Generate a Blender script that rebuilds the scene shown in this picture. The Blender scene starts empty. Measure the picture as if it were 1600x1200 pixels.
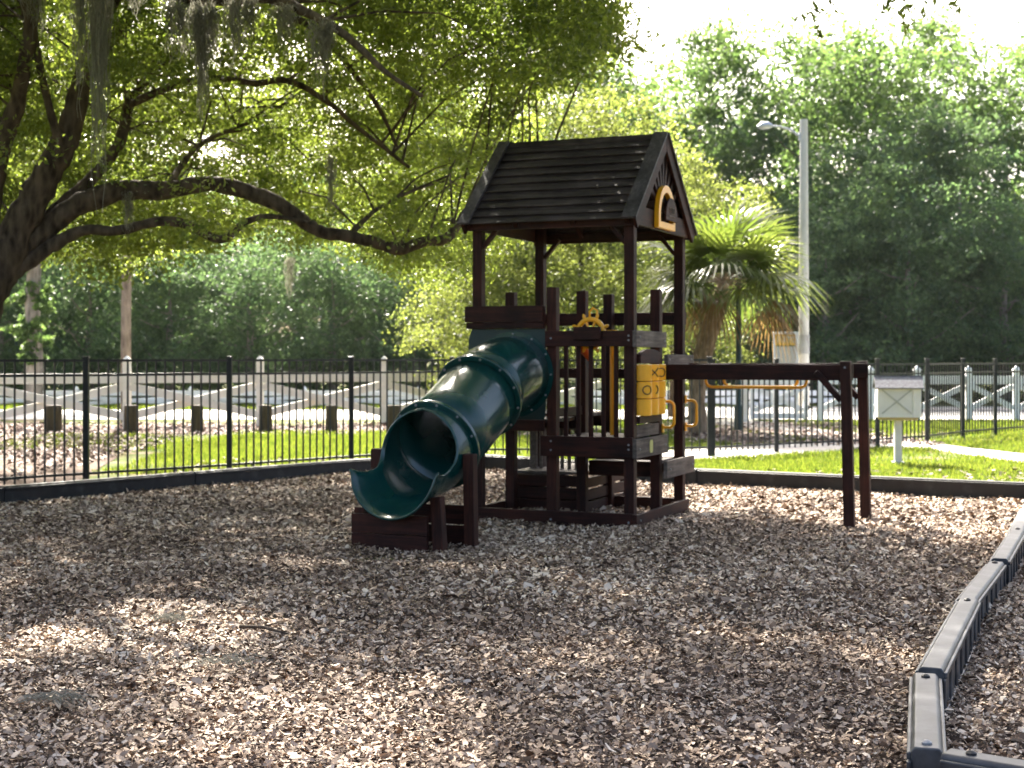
import bpy, math, random
import numpy as np
from mathutils import Vector, Matrix

R = math.radians
F = 2310.0            # focal length in photo pixels
CAMZ = 1.5
SC = bpy.context.scene
COL = SC.collection

# ------------------------------------------------------------ camera, light, exposure
cam_d = bpy.data.cameras.new("camera")
cam = bpy.data.objects.new("camera", cam_d)
COL.objects.link(cam)
cam.location = (0, 0, CAMZ)
cam.rotation_euler = (R(90), 0, 0)
cam_d.sensor_width = 36.0
cam_d.lens = F / 1600 * 36
cam_d.shift_y = -40 / 1600
cam_d.clip_start = 0.05
cam_d.clip_end = 2000
cam_d.dof.use_dof = True
cam_d.dof.focus_distance = 6.5
cam_d.dof.aperture_fstop = 4.6
SC.camera = cam

SUN_EL, SUN_AZ = 42.0, -13.0        # azimuth from +Y, positive towards +X
world = bpy.data.worlds.new("World")
SC.world = world
world.use_nodes = True
wn = world.node_tree
bg = wn.nodes["Background"]
sky = wn.nodes.new("ShaderNodeTexSky")
sky.sky_type = 'NISHITA'
sky.sun_disc = False
sky.sun_elevation = R(SUN_EL)
sky.sun_rotation = R(SUN_AZ)
sky.dust_density = 7.0
sky.air_density = 0.8
sky.ozone_density = 1.0
wn.links.new(sky.outputs[0], bg.inputs[0])
bg.inputs[1].default_value = 0.088

sd = bpy.data.lights.new("sun", 'SUN')
sun = bpy.data.objects.new("sun", sd)
COL.objects.link(sun)
sd.energy = 5.0
sd.angle = R(0.6)
sd.color = (1.0, 0.93, 0.82)
sdir = Vector((math.sin(R(SUN_AZ)) * math.cos(R(SUN_EL)), math.cos(R(SUN_AZ)) * math.cos(R(SUN_EL)), math.sin(R(SUN_EL))))
sun.rotation_euler = sdir.to_track_quat('Z', 'Y').to_euler()

SC.view_settings.view_transform = 'Standard'
SC.view_settings.look = 'None'
SC.view_settings.exposure = 2.75
SC.view_settings.gamma = 1.0
SC.render.engine = 'CYCLES'
cy = SC.cycles
cy.use_denoising = True
cy.max_bounces = 8
cy.diffuse_bounces = 6
cy.glossy_bounces = 3
cy.transmission_bounces = 5
cy.transparent_max_bounces = 6
cy.sample_clamp_indirect = 6.0
cy.caustics_reflective = False
cy.caustics_refractive = False

# ------------------------------------------------------------ helpers
def G(px, py, z=0.0):
    """photo pixel of a point at height z -> world point"""
    Y = F * (CAMZ - z) / (py - 560.0)
    return Vector(((px - 800.0) / F * Y, Y, z))

def W(px, py, Y):
    return Vector(((px - 800.0) / F * Y, Y, CAMZ + (560.0 - py) * Y / F))

def tag(o, label=None, cat=None, group=None, kind=None):
    if label: o['label'] = label
    if cat: o['category'] = cat
    if group: o['group'] = group
    if kind: o['kind'] = kind
    return o

def empty(name, loc=(0, 0, 0), rz=0.0):
    o = bpy.data.objects.new(name, None)
    o.empty_display_size = 0.2
    COL.objects.link(o)
    o.location = loc
    o.rotation_euler = (0, 0, rz)
    return o

def copy_tree(o, parent=None):
    c = o.copy(); COL.objects.link(c); c.parent = parent
    for ch in list(o.children):
        copy_tree(ch, c)
    return c

def np_mesh(name, verts, faces_flat, n_per, mat=None, parent=None, tint=None, smooth=False):
    """fast mesh: faces all of n_per corners"""
    me = bpy.data.meshes.new(name)
    nv = len(verts); nf = len(faces_flat) // n_per
    me.vertices.add(nv)
    me.vertices.foreach_set("co", np.asarray(verts, dtype=np.float32).ravel())
    me.loops.add(nf * n_per)
    me.loops.foreach_set("vertex_index", np.asarray(faces_flat, dtype=np.int32).ravel())
    me.polygons.add(nf)
    me.polygons.foreach_set("loop_start", np.arange(0, nf * n_per, n_per, dtype=np.int32))
    if smooth:
        me.polygons.foreach_set("use_smooth", np.ones(nf, dtype=bool))
    me.update(calc_edges=True)
    if tint is not None:
        a = me.attributes.new("tint", 'FLOAT', 'FACE')
        a.data.foreach_set("value", np.asarray(tint, dtype=np.float32))
    if mat: me.materials.append(mat)
    o = bpy.data.objects.new(name, me)
    COL.objects.link(o)
    o.parent = parent
    return o

class MB:
    def __init__(s):
        s.v = []; s.f = []
    def add(s, vs, fs):
        b = len(s.v)
        s.v += [Vector(v) for v in vs]
        s.f += [tuple(b + i for i in f) for f in fs]
        return s
    def box(s, lo, hi, M=None):
        x0, y0, z0 = lo; x1, y1, z1 = hi
        vs = [Vector(p) for p in ((x0,y0,z0),(x1,y0,z0),(x1,y1,z0),(x0,y1,z0),(x0,y0,z1),(x1,y0,z1),(x1,y1,z1),(x0,y1,z1))]
        if M is not None: vs = [M @ v for v in vs]
        return s.add(vs, [(0,3,2,1),(4,5,6,7),(0,1,5,4),(1,2,6,5),(2,3,7,6),(3,0,4,7)])
    def beam(s, a, b, w, h, up=(0, 0, 1)):
        """box from a to b, w across, h along up"""
        a = Vector(a); b = Vector(b); d = (b - a); L = d.length; d.normalize()
        side = d.cross(Vector(up)).normalized(); u = side.cross(d).normalized()
        M = Matrix((( d.x, side.x, u.x, a.x), (d.y, side.y, u.y, a.y), (d.z, side.z, u.z, a.z), (0,0,0,1)))
        return s.box((0, -w/2, -h/2), (L, w/2, h/2), M)
    def tube(s, pts, rad, seg=10, cap=True):
        pts = [Vector(p) for p in pts]
        n = len(pts)
        if not hasattr(rad, '__len__'): rad = [rad] * n
        b = len(s.v)
        prev = None
        for i in range(n):
            t = (pts[min(i+1, n-1)] - pts[max(i-1, 0)]).normalized()
            if prev is None:
                ref = Vector((0, 0, 1)) if abs(t.z) < 0.9 else Vector((1, 0, 0))
                u = t.cross(ref).normalized()
            else:
                u = (prev - t * prev.dot(t)).normalized()
            prev = u
            w = t.cross(u)
            for k in range(seg):
                a = 2 * math.pi * k / seg
                s.v.append(pts[i] + (u * math.cos(a) + w * math.sin(a)) * rad[i])
        for i in range(n - 1):
            for k in range(seg):
                k2 = (k + 1) % seg
                s.f.append((b+i*seg+k, b+i*seg+k2, b+(i+1)*seg+k2, b+(i+1)*seg+k))
        if cap:
            s.f.append(tuple(b + k for k in range(seg))[::-1])
            s.f.append(tuple(b + (n-1)*seg + k for k in range(seg)))
        return s
    def lathe(s, prof, seg=20, c=(0, 0, 0)):
        b = len(s.v); c = Vector(c)
        for r, z in prof:
            for k in range(seg):
                a = 2*math.pi*k/seg
                s.v.append(c + Vector((r*math.cos(a), r*math.sin(a), z)))
        for i in range(len(prof)-1):
            for k in range(seg):
                k2 = (k+1) % seg
                s.f.append((b+i*seg+k, b+i*seg+k2, b+(i+1)*seg+k2, b+(i+1)*seg+k))
        s.f.append(tuple(b+k for k in range(seg))[::-1])
        s.f.append(tuple(b+(len(prof)-1)*seg+k for k in range(seg)))
        return s
    def prism(s, poly, a, b, M=None):
        """poly: list of (u, v) extruded along local y from a to b; M maps (u, y, v)"""
        n = len(poly)
        vs = [Vector((u, a, v)) for u, v in poly] + [Vector((u, b, v)) for u, v in poly]
        if M is not None: vs = [M @ v for v in vs]
        fs = [tuple(range(n)), tuple(range(n, 2*n))[::-1]] + [(i, i+n, (i+1) % n + n, (i+1) % n) for i in range(n)]
        return s.add(vs, fs)
    def ring(s, c, ax, r_out, r_in, thick, seg=40):
        """flat washer centred c, axis ax"""
        c = Vector(c); ax = Vector(ax).normalized()
        ref = Vector((0, 0, 1)) if abs(ax.z) < 0.9 else Vector((1, 0, 0))
        u = ax.cross(ref).normalized(); w = ax.cross(u)
        b = len(s.v)
        for off, r in ((-thick/2, r_in), (-thick/2, r_out), (thick/2, r_out), (thick/2, r_in)):
            for k in range(seg):
                a = 2*math.pi*k/seg
                s.v.append(c + ax*off + (u*math.cos(a) + w*math.sin(a))*r)
        for j in range(4):
            j2 = (j+1) % 4
            for k in range(seg):
                k2 = (k+1) % seg
                s.f.append((b+j*seg+k, b+j*seg+k2, b+j2*seg+k2, b+j2*seg+k))
        return s
    def build(s, name, mat, parent=None, bevel=0.0, smooth=False, loc=None):
        me = bpy.data.meshes.new(name)
        vs = s.v
        me.from_pydata([tuple(v) for v in vs], [], s.f)
        me.materials.append(mat)
        import bmesh
        bm = bmesh.new(); bm.from_mesh(me)
        bmesh.ops.recalc_face_normals(bm, faces=bm.faces)
        bm.to_mesh(me); bm.free()
        if smooth:
            me.polygons.foreach_set("use_smooth", [True] * len(me.polygons))
            me.set_sharp_from_angle(angle=R(38))
        o = bpy.data.objects.new(name, me)
        COL.objects.link(o)
        o.parent = parent
        if loc is not None: o.location = loc
        if bevel > 0:
            m = o.modifiers.new("bevel", 'BEVEL'); m.width = bevel; m.segments = 2; m.limit_method = 'ANGLE'
            m.harden_normals = False
        return o

# ------------------------------------------------------------ materials
def new_mat(name):
    m = bpy.data.materials.new(name); m.use_nodes = True
    nt = m.node_tree; p = nt.nodes["Principled BSDF"]
    return m, nt, p

def N(nt, typ, **kw):
    n = nt.nodes.new(typ)
    for k, v in kw.items(): setattr(n, k, v)
    return n

def ramp(nt, fac, stops):
    r = N(nt, "ShaderNodeValToRGB")
    el = r.color_ramp.elements
    el[0].position, el[0].color = stops[0][0], (*stops[0][1], 1)
    el[1].position, el[1].color = stops[-1][0], (*stops[-1][1], 1)
    for p, c in stops[1:-1]:
        e = el.new(p); e.color = (*c, 1)
    nt.links.new(fac, r.inputs[0])
    return r.outputs[0]

def coords(nt, scale=(1, 1, 1), space='Object'):
    tc = N(nt, "ShaderNodeTexCoord"); mp = N(nt, "ShaderNodeMapping")
    mp.inputs['Scale'].default_value = scale
    nt.links.new(tc.outputs[space], mp.inputs[0])
    return mp.outputs[0]

def noise(nt, vec, scale, detail=4, rough=0.6):
    n = N(nt, "ShaderNodeTexNoise")
    n.inputs['Scale'].default_value = scale; n.inputs['Detail'].default_value = detail
    n.inputs['Roughness'].default_value = rough
    nt.links.new(vec, n.inputs['Vector'])
    return n.outputs['Fac']

def bump(nt, p, h, strength=0.4, dist=0.01):
    b = N(nt, "ShaderNodeBump"); b.inputs['Strength'].default_value = strength; b.inputs['Distance'].default_value = dist
    nt.links.new(h, b.inputs['Height']); nt.links.new(b.outputs[0], p.inputs['Normal'])

def noisy(name, stops, scale=6, stretch=(1, 1, 1), rough=0.7, bs=0.3, bd=0.005, spec=0.4, detail=5, metallic=0.0, coat=0.0, space='Object'):
    m, nt, p = new_mat(name)
    v = coords(nt, stretch, space)
    f = noise(nt, v, scale, detail)
    nt.links.new(ramp(nt, f, stops), p.inputs['Base Color'])
    p.inputs['Roughness'].default_value = rough
    p.inputs['Specular IOR Level'].default_value = spec
    p.inputs['Metallic'].default_value = metallic
    p.inputs['Coat Weight'].default_value = coat
    if bs: bump(nt, p, f, bs, bd)
    return m

def wood(name, dark, light, axis, rough=0.62):
    """stained timber with the grain along one local axis"""
    st = {'x': (0.06, 1, 1), 'y': (1, 0.06, 1), 'z': (1, 1, 0.06)}[axis]
    m, nt, p = new_mat(name)
    v = coords(nt, st)
    f = noise(nt, v, 38, 6, 0.7)
    v2 = coords(nt, (1, 1, 1)); g = noise(nt, v2, 2.3, 4, 0.65)
    mx = N(nt, "ShaderNodeMath", operation='MULTIPLY_ADD'); nt.links.new(f, mx.inputs[0]); mx.inputs[1].default_value = 0.55
    m2 = N(nt, "ShaderNodeMath", operation='MULTIPLY'); nt.links.new(g, m2.inputs[0]); m2.inputs[1].default_value = 0.5
    nt.links.new(m2.outputs[0], mx.inputs[2])
    mid = tuple((a + b) / 2 for a, b in zip(dark, light))
    nt.links.new(ramp(nt, mx.outputs[0], [(0.40, dark), (0.52, mid), (0.64, tuple(c*1.25 for c in light))]), p.inputs['Base Color'])
    p.inputs['Roughness'].default_value = rough
    p.inputs['Specular IOR Level'].default_value = 0.2
    bump(nt, p, f, 0.35, 0.003)
    return m

DK, LT = (0.007, 0.0016, 0.0010), (0.040, 0.0105, 0.006)
wood_x = wood("stained_wood_x", DK, LT, 'x')
wood_y = wood("stained_wood_y", DK, LT, 'y')
wood_z = wood("stained_wood_z", DK, LT, 'z')
wood_post = wood("red_brown_post", (0.014, 0.0042, 0.0026), (0.055, 0.017, 0.010), 'z')
gray_y = wood("weathered_skylit_wood_y", (0.06, 0.048, 0.040), (0.17, 0.14, 0.115), 'y', 0.8)  # weathered, and paler for open sky light painted into the right-side boards
roof_wood = wood("roof_board_wood", (0.010, 0.0065, 0.0062), (0.055, 0.040, 0.038), 'x', 0.7)
trim_wood = wood("rake_trim_wood", (0.016, 0.013, 0.014), (0.075, 0.063, 0.066), 'y', 0.55)
floor_wood = wood("bench_top_wood", (0.05, 0.04, 0.035), (0.16, 0.135, 0.12), 'x', 0.6)

def plastic(name, col, rough=0.3, coat=0.2):
    m, nt, p = new_mat(name)
    v = coords(nt); f = noise(nt, v, 3.5, 6, 0.7)
    c2 = tuple(c * 0.88 for c in col); c3 = tuple(min(1, c * 1.08 + 0.001) for c in col)
    nt.links.new(ramp(nt, f, [(0.3, c2), (0.5, col), (0.72, c3)]), p.inputs['Base Color'])
    r = N(nt, "ShaderNodeMapRange"); r.inputs['To Min'].default_value = rough * 0.85; r.inputs['To Max'].default_value = rough * 1.2
    f2 = noise(nt, v, 14, 2, 0.5); nt.links.new(f2, r.inputs[0]); nt.links.new(r.outputs[0], p.inputs['Roughness'])
    p.inputs['Coat Weight'].default_value = coat; p.inputs['Coat Roughness'].default_value = 0.12
    return m
green_pl = plastic("green_slide_plastic", (0.003, 0.042, 0.037), 0.22)
green_panel = plastic("green_panel_plastic", (0.004, 0.026, 0.024), 0.5, 0.0)
yellow_pl = plastic("yellow_plastic", (0.92, 0.42, 0.006), 0.35)
backlit_pl = plastic("backlit_plastic", (0.75, 0.13, 0.02), 0.4)  # orange stands in for yellow wheel plastic with light behind it
black_mark = plastic("black_marking", (0.01, 0.009, 0.008), 0.6, 0)
bolt_m = plastic("bolt_steel", (0.25, 0.25, 0.25), 0.4, 0)
label_m = plastic("sticker_yellow_green", (0.5, 0.5, 0.16), 0.5, 0)
black_metal = noisy("black_powder_coat", [(0.3, (0.006, 0.007, 0.008)), (0.7, (0.016, 0.018, 0.019))], 20, rough=0.42, bs=0.05)
edging_m = noisy("black_recycled_plastic", [(0.3, (0.007, 0.0075, 0.008)), (0.55, (0.016, 0.017, 0.018)), (0.78, (0.05, 0.05, 0.05))], 9, (1, 1, 1), rough=0.5, bs=0.25, bd=0.003, detail=8)
edging_sheen = noisy("sheen_black_plastic", [(0.3, (0.020, 0.021, 0.023)), (0.52, (0.05, 0.052, 0.055)), (0.75, (0.11, 0.112, 0.115))], 7, (1, 1, 1), rough=0.42, bs=0.3, bd=0.003, detail=9)  # paler copy of the edging black; the grey paints in sky sheen
white_vinyl = noisy("white_vinyl", [(0.3, (0.76, 0.72, 0.63)), (0.6, (0.84, 0.81, 0.74))], 2.5, rough=0.5, bs=0.0)
white_far = noisy("white_paint", [(0.3, (0.78, 0.78, 0.77)), (0.6, (0.86, 0.86, 0.86))], 2.5, rough=0.5, bs=0.0)
box_paint = noisy("box_cream_paint", [(0.3, (0.70, 0.66, 0.64)), (0.6, (0.80, 0.76, 0.74))], 3, rough=0.6, bs=0.1)
shingle_m = noisy("grey_shingle", [(0.3, (0.07, 0.07, 0.08)), (0.65, (0.19, 0.19, 0.21))], 30, rough=0.9, bs=0.4)
concrete_m = noisy("concrete", [(0.3, (0.36, 0.33, 0.29)), (0.7, (0.52, 0.49, 0.44))], 1.5, rough=0.9, bs=0.1, space='Object')
asphalt_m = noisy("asphalt", [(0.3, (0.10, 0.10, 0.10)), (0.7, (0.17, 0.17, 0.17))], 4, rough=0.9, bs=0.1)
pole_m = noisy("pole_concrete", [(0.3, (0.42, 0.40, 0.37)), (0.7, (0.62, 0.60, 0.57))], 5, (1, 1, .3), rough=0.85, bs=0.1)
pole_grey = noisy("pole_grey_band", [(0.3, (0.28, 0.28, 0.28)), (0.7, (0.36, 0.36, 0.35))], 5, rough=0.8, bs=0.1)
lamp_metal = noisy("dark_green_metal", [(0.3, (0.012, 0.03, 0.026)), (0.7, (0.02, 0.045, 0.04))], 8, rough=0.45, bs=0.0)
galv = noisy("galvanised_metal", [(0.3, (0.35, 0.37, 0.4)), (0.7, (0.5, 0.52, 0.55))], 8, rough=0.4, bs=0.0, metallic=0.6)
log_m = noisy("bollard_log_wood", [(0.25, (0.020, 0.015, 0.008)), (0.7, (0.10, 0.075, 0.04))], 16, (1, 1, 0.12), rough=0.9, bs=0.6, bd=0.01)
sign_y = noisy("sign_yellow", [(0.3, (0.55, 0.34, 0.05)), (0.7, (0.7, 0.45, 0.08))], 5, rough=0.6, bs=0)
sign_w = noisy("sign_cream", [(0.3, (0.5, 0.48, 0.42)), (0.7, (0.62, 0.6, 0.54))], 3, rough=0.6, bs=0)
tan_m = noisy("tan_board", [(0.3, (0.42, 0.30, 0.15)), (0.7, (0.55, 0.42, 0.22))], 5, rough=0.7, bs=0)
glass_m = noisy("lantern_frosted_glass", [(0.3, (0.16, 0.2, 0.2)), (0.7, (0.24, 0.28, 0.28))], 5, rough=0.25, bs=0)

def bark(name, a, b, s=9, bd=0.02):
    m, nt, p = new_mat(name)
    v = coords(nt, (1, 1, 0.35))
    w = N(nt, "ShaderNodeTexVoronoi"); w.inputs['Scale'].default_value = s * 1.6; nt.links.new(v, w.inputs['Vector'])
    f = noise(nt, v, s, 7, 0.7)
    mx = N(nt, "ShaderNodeMath", operation='MULTIPLY_ADD'); nt.links.new(w.outputs['Distance'], mx.inputs[0]); mx.inputs[1].default_value = 0.45
    nt.links.new(f, mx.inputs[2])
    nt.links.new(ramp(nt, mx.outputs[0], [(0.45, a), (0.95, b)]), p.inputs['Base Color'])
    p.inputs['Roughness'].default_value = 0.95; p.inputs['Specular IOR Level'].default_value = 0.15
    bump(nt, p, mx.outputs[0], 0.9, bd)
    return m
oak_bark = bark("oak_bark", (0.022, 0.016, 0.012), (0.12, 0.09, 0.065))
far_bark = bark("pale_bark", (0.09, 0.08, 0.07), (0.28, 0.25, 0.22), 5)
pine_bark = bark("pine_bark", (0.10, 0.075, 0.06), (0.30, 0.24, 0.20), 6)
palm_bark = bark("palm_trunk_bark", (0.10, 0.07, 0.045), (0.34, 0.25, 0.17), 7, 0.04)

def leaf_mat(name, c0, c1, t0, t1, trans=0.5, rough=0.5, spec=0.35):
    m, nt, p = new_mat(name)
    at = N(nt, "ShaderNodeAttribute", attribute_name="tint")
    nt.links.new(ramp(nt, at.outputs['Fac'], [(0.0, c0), (1.0, c1)]), p.inputs['Base Color'])
    p.inputs['Roughness'].default_value = rough
    p.inputs['Specular IOR Level'].default_value = spec
    tr = N(nt, "ShaderNodeBsdfTranslucent")
    nt.links.new(ramp(nt, at.outputs['Fac'], [(0.0, t0), (1.0, t1)]), tr.inputs['Color'])
    mix = N(nt, "ShaderNodeMixShader"); mix.inputs[0].default_value = trans
    nt.links.new(p.outputs[0], mix.inputs[1]); nt.links.new(tr.outputs[0], mix.inputs[2])
    nt.links.new(mix.outputs[0], nt.nodes['Material Output'].inputs[0])
    return m
oak_leaf = leaf_mat("oak_leaf", (0.0216, 0.0349, 0.0112), (0.0612, 0.0814, 0.0234), (0.1536, 0.2314, 0.0291), (0.4502, 0.5434, 0.0774), 0.5, 0.4, 0.4)
far_leaf = leaf_mat("forest_leaf", (0.0272, 0.0546, 0.0223), (0.0875, 0.1329, 0.0496), (0.0858, 0.1644, 0.0403), (0.2244, 0.3358, 0.0806), 0.52)
dark_leaf = leaf_mat("dark_forest_leaf", (0.0225, 0.0465, 0.0275), (0.0786, 0.1219, 0.0549), (0.0664, 0.1329, 0.0495), (0.2177, 0.3349, 0.1102), 0.45)
light_leaf = leaf_mat("light_tree_leaf", (0.0300, 0.0456, 0.0152), (0.0600, 0.0798, 0.0273), (0.1445, 0.1959, 0.0328), (0.3284, 0.3779, 0.0784), 0.5)
palm_leaf = leaf_mat("palm_frond_leaf", (0.0191, 0.0381, 0.0105), (0.0467, 0.0661, 0.0140), (0.0720, 0.1257, 0.0154), (0.2000, 0.2515, 0.0385), 0.45, 0.35, 0.6)
palm_dead = leaf_mat("dry_palm_frond", (0.0744, 0.0443, 0.0168), (0.1339, 0.0806, 0.0336), (0.1302, 0.0737, 0.0179), (0.2232, 0.1391, 0.0476), 0.4)
grass_m = leaf_mat("grass_blade", (0.0339, 0.0687, 0.0126), (0.0903, 0.1170, 0.0270), (0.0806, 0.1454, 0.0135), (0.2742, 0.3213, 0.0360), 0.45, 0.5, 0.3)
moss_m = leaf_mat("spanish_moss_fibre", (0.1500, 0.1500, 0.1200), (0.2850, 0.2775, 0.2325), (0.1650, 0.1650, 0.1275), (0.3150, 0.3000, 0.2400), 0.4, 0.9, 0.1)

def chip_mat(name, stops):
    m, nt, p = new_mat(name)
    at = N(nt, "ShaderNodeAttribute", attribute_name="tint")
    nt.links.new(ramp(nt, at.outputs['Fac'], stops), p.inputs['Base Color'])
    p.inputs['Roughness'].default_value = 0.75; p.inputs['Specular IOR Level'].default_value = 0.3
    return m
chips_m = chip_mat("bark_chip", [(0.0, (0.030, 0.017, 0.010)), (0.24, (0.15, 0.094, 0.060)), (0.5, (0.40, 0.292, 0.208)), (0.76, (0.63, 0.498, 0.375)), (1.0, (0.74, 0.62, 0.48))])
litter_m = chip_mat("dry_leaf", [(0.0, (0.08, 0.05, 0.04)), (0.5, (0.24, 0.17, 0.14)), (1.0, (0.5, 0.40, 0.34))])

def ground_mat(name, stops, scale, detail=8, bs=0.8, bd=0.02, big=None):
    m, nt, p = new_mat(name)
    v = coords(nt, (1, 1, 1), 'Object')
    f = noise(nt, v, scale, detail, 0.75)
    c = ramp(nt, f, stops)
    if big:
        g = noise(nt, v, big[0], 5, 0.6)
        mx = N(nt, "ShaderNodeMix", data_type='RGBA')
        r = N(nt, "ShaderNodeMapRange"); r.inputs['From Min'].default_value = big[2]; r.inputs['From Max'].default_value = big[3]
        nt.links.new(g, r.inputs[0]); nt.links.new(r.outputs[0], mx.inputs[0])
        nt.links.new(c, mx.inputs[6]); nt.links.new(ramp(nt, f, big[1]), mx.inputs[7])
        c = mx.outputs[2]
    nt.links.new(c, p.inputs['Base Color'])
    p.inputs['Roughness'].default_value = 0.95; p.inputs['Specular IOR Level'].default_value = 0.1
    bump(nt, p, f, bs, bd)
    return m
mulch_m = ground_mat("mulch_soil", [(0.35, (0.016, 0.010, 0.008)), (0.5, (0.06, 0.042, 0.033)), (0.65, (0.17, 0.13, 0.105))], 45, big=None)
lawn_m = ground_mat("lawn_ground", [(0.3, (0.030, 0.050, 0.008)), (0.7, (0.105, 0.135, 0.022))], 25,
                    big=(0.9, [(0.3, (0.13, 0.095, 0.06)), (0.7, (0.28, 0.21, 0.14))], 0.50, 0.62))
bed_m = ground_mat("mulch_bed", [(0.3, (0.03, 0.02, 0.015)), (0.5, (0.10, 0.07, 0.055)), (0.7, (0.26, 0.20, 0.16))], 30)

# ------------------------------------------------------------ ground
def sheet(name, pts, z, mat):
    me = bpy.data.meshes.new(name)
    me.from_pydata([(p[0], p[1], z) for p in pts], [], [tuple(range(len(pts)))])
    me.materials.append(mat)
    o = bpy.data.objects.new(name, me); COL.objects.link(o)
    tag(o, kind='structure')
    return o

sheet("ground", [(-400, -60), (400, -60), (400, 700), (-400, 700)], -0.012, lawn_m)

# outline of the mulched play area (also the run of the border timbers)
LEFT = [(-8.6, 10.6), (-5.2, 15.07), (-3.67, 17.0), (-2.07, 19.04), (-0.55, 20.2)]
BACK = [(-0.55, 20.2), (0.45, 19.3), (1.63, 17.95), (2.20, 17.45), (3.75, 16.5), (5.5, 15.45)]
NEAR = [(5.5, 15.45), (4.6, 13.15), (3.86, 11.3), (3.14, 9.56), (2.47, 8.03), (1.74, 6.19), (1.40, 4.96)]
NEAR2 = [(1.43, 4.90), (2.55, 4.05), (3.7, 3.25)]

# mulch sheet with gentle swells
def mulch_h(x, y):
    return 0.014 * np.sin(x * 1.7 + 0.6 * y) * np.cos(y * 1.3 - 0.4 * x) + 0.008 * np.sin(3.1 * x - 2.2 * y) - 0.035 * np.exp(-(((x+1.06)/0.42)**2 + ((y-11.1)/0.40)**2)) + 0.015*np.exp(-(((x+1.1)/0.6)**2 + ((y-10.4)/0.3)**2))
def inside(px_, py_, poly):
    c = np.zeros(px_.shape, bool); n = len(poly); j = n - 1
    for i in range(n):
        xi, yi = poly[i]; xj, yj = poly[j]
        c ^= ((yi > py_) != (yj > py_)) & (px_ < (xj - xi) * (py_ - yi) / (yj - yi + 1e-12) + xi)
        j = i
    return c
MULCH_POLY = [(-10.5, 7.5)] + LEFT + BACK[1:] + [(9.5, 13.0), (12, 2), (8, -6), (-9, -6)]
gx, gy = np.meshgrid(np.arange(-11, 12.5, 0.12), np.arange(-6.2, 21, 0.12))
nx, ny = gx.shape[1], gx.shape[0]
gv = np.stack([gx.ravel(), gy.ravel(), (mulch_h(gx, gy) + 0.012).ravel()], 1)
idx = np.arange(nx * ny).reshape(ny, nx)
q = np.stack([idx[:-1, :-1], idx[:-1, 1:], idx[1:, 1:], idx[1:, :-1]], -1).reshape(-1, 4)
cen = gv[q].mean(1)
q = q[inside(cen[:, 0], cen[:, 1], MULCH_POLY)]
used = np.unique(q); remap = -np.ones(len(gv), int); remap[used] = np.arange(len(used))
tag(np_mesh("mulch_ground", gv[used], remap[q].ravel(), 4, mulch_m, smooth=True), kind='structure')

# far strips and paths
sheet("sidewalk", [(-60, 36.4), (5.0, 36.4), (60, 35.6), (60, 38.4), (5.0, 38.6), (5.0, 43.2), (-60, 43.2)], 0.0, concrete_m)
sheet("road", [(5.0, 38.6), (60, 38.4), (60, 43.2), (5.0, 43.2)], 0.004, asphalt_m)
sheet("kerb_strip", [(5.0, 43.2), (60, 43.2), (60, 47), (5.0, 46)], 0.0, concrete_m)
g = lambda a, b: tuple(G(a, b))[:2]
sheet("path", [g(1075, 649), g(1165, 655), g(1260, 667), g(1360, 681), g(1440, 690), g(1520, 700), g(1600, 709), g(1750, 727),
               g(1750, 747), g(1600, 724), g(1500, 709), g(1440, 700), g(1376, 700), g(1216, 711), g(1070, 720), g(1000, 724),
               g(1000, 706), g(1070, 702), g(1230, 693), g(1300, 690), g(1210, 680), g(1130, 668), g(1060, 662)], 0.0, concrete_m)
sheet("planting_bed", [g(1060, 664), g(1130, 669.5), g(1205, 681), g(1240, 690), g(1180, 694), g(1060, 688)], 0.004, bed_m)
sheet("mulch_strip", [(-30, 29.2), (-9, 29.5), (-5, 29.5), (1.5, 29.8), (1.5, 34.2), (-5, 33.2), (-30, 33.5)], 0.0, bed_m)
sheet("leaf_litter_ground", [(-14, 17), (-6.4, 16.4), (-5.3, 18.0), (-6.0, 22.5), (-8.2, 28.0), (-14, 28)], 0.002, bed_m)

soil_m = ground_mat("bare_soil", [(0.3, (0.11, 0.075, 0.045)), (0.5, (0.22, 0.165, 0.11)), (0.7, (0.36, 0.29, 0.20))], 14)
rs = random.Random(2)
bp = []
for i in range(40):
    a = 2*math.pi*i/40; r_ = 1 + 0.22*math.sin(3*a+1) + 0.12*math.sin(7*a) + rs.uniform(-.1, .1)
    bp.append((4.35 + math.cos(a)*r_*1.9 - 0.0*math.sin(a), 17.35 - math.cos(a)*r_*0.85 + math.sin(a)*r_*0.42))
sheet("bare_soil", bp, -0.006, soil_m)
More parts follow.
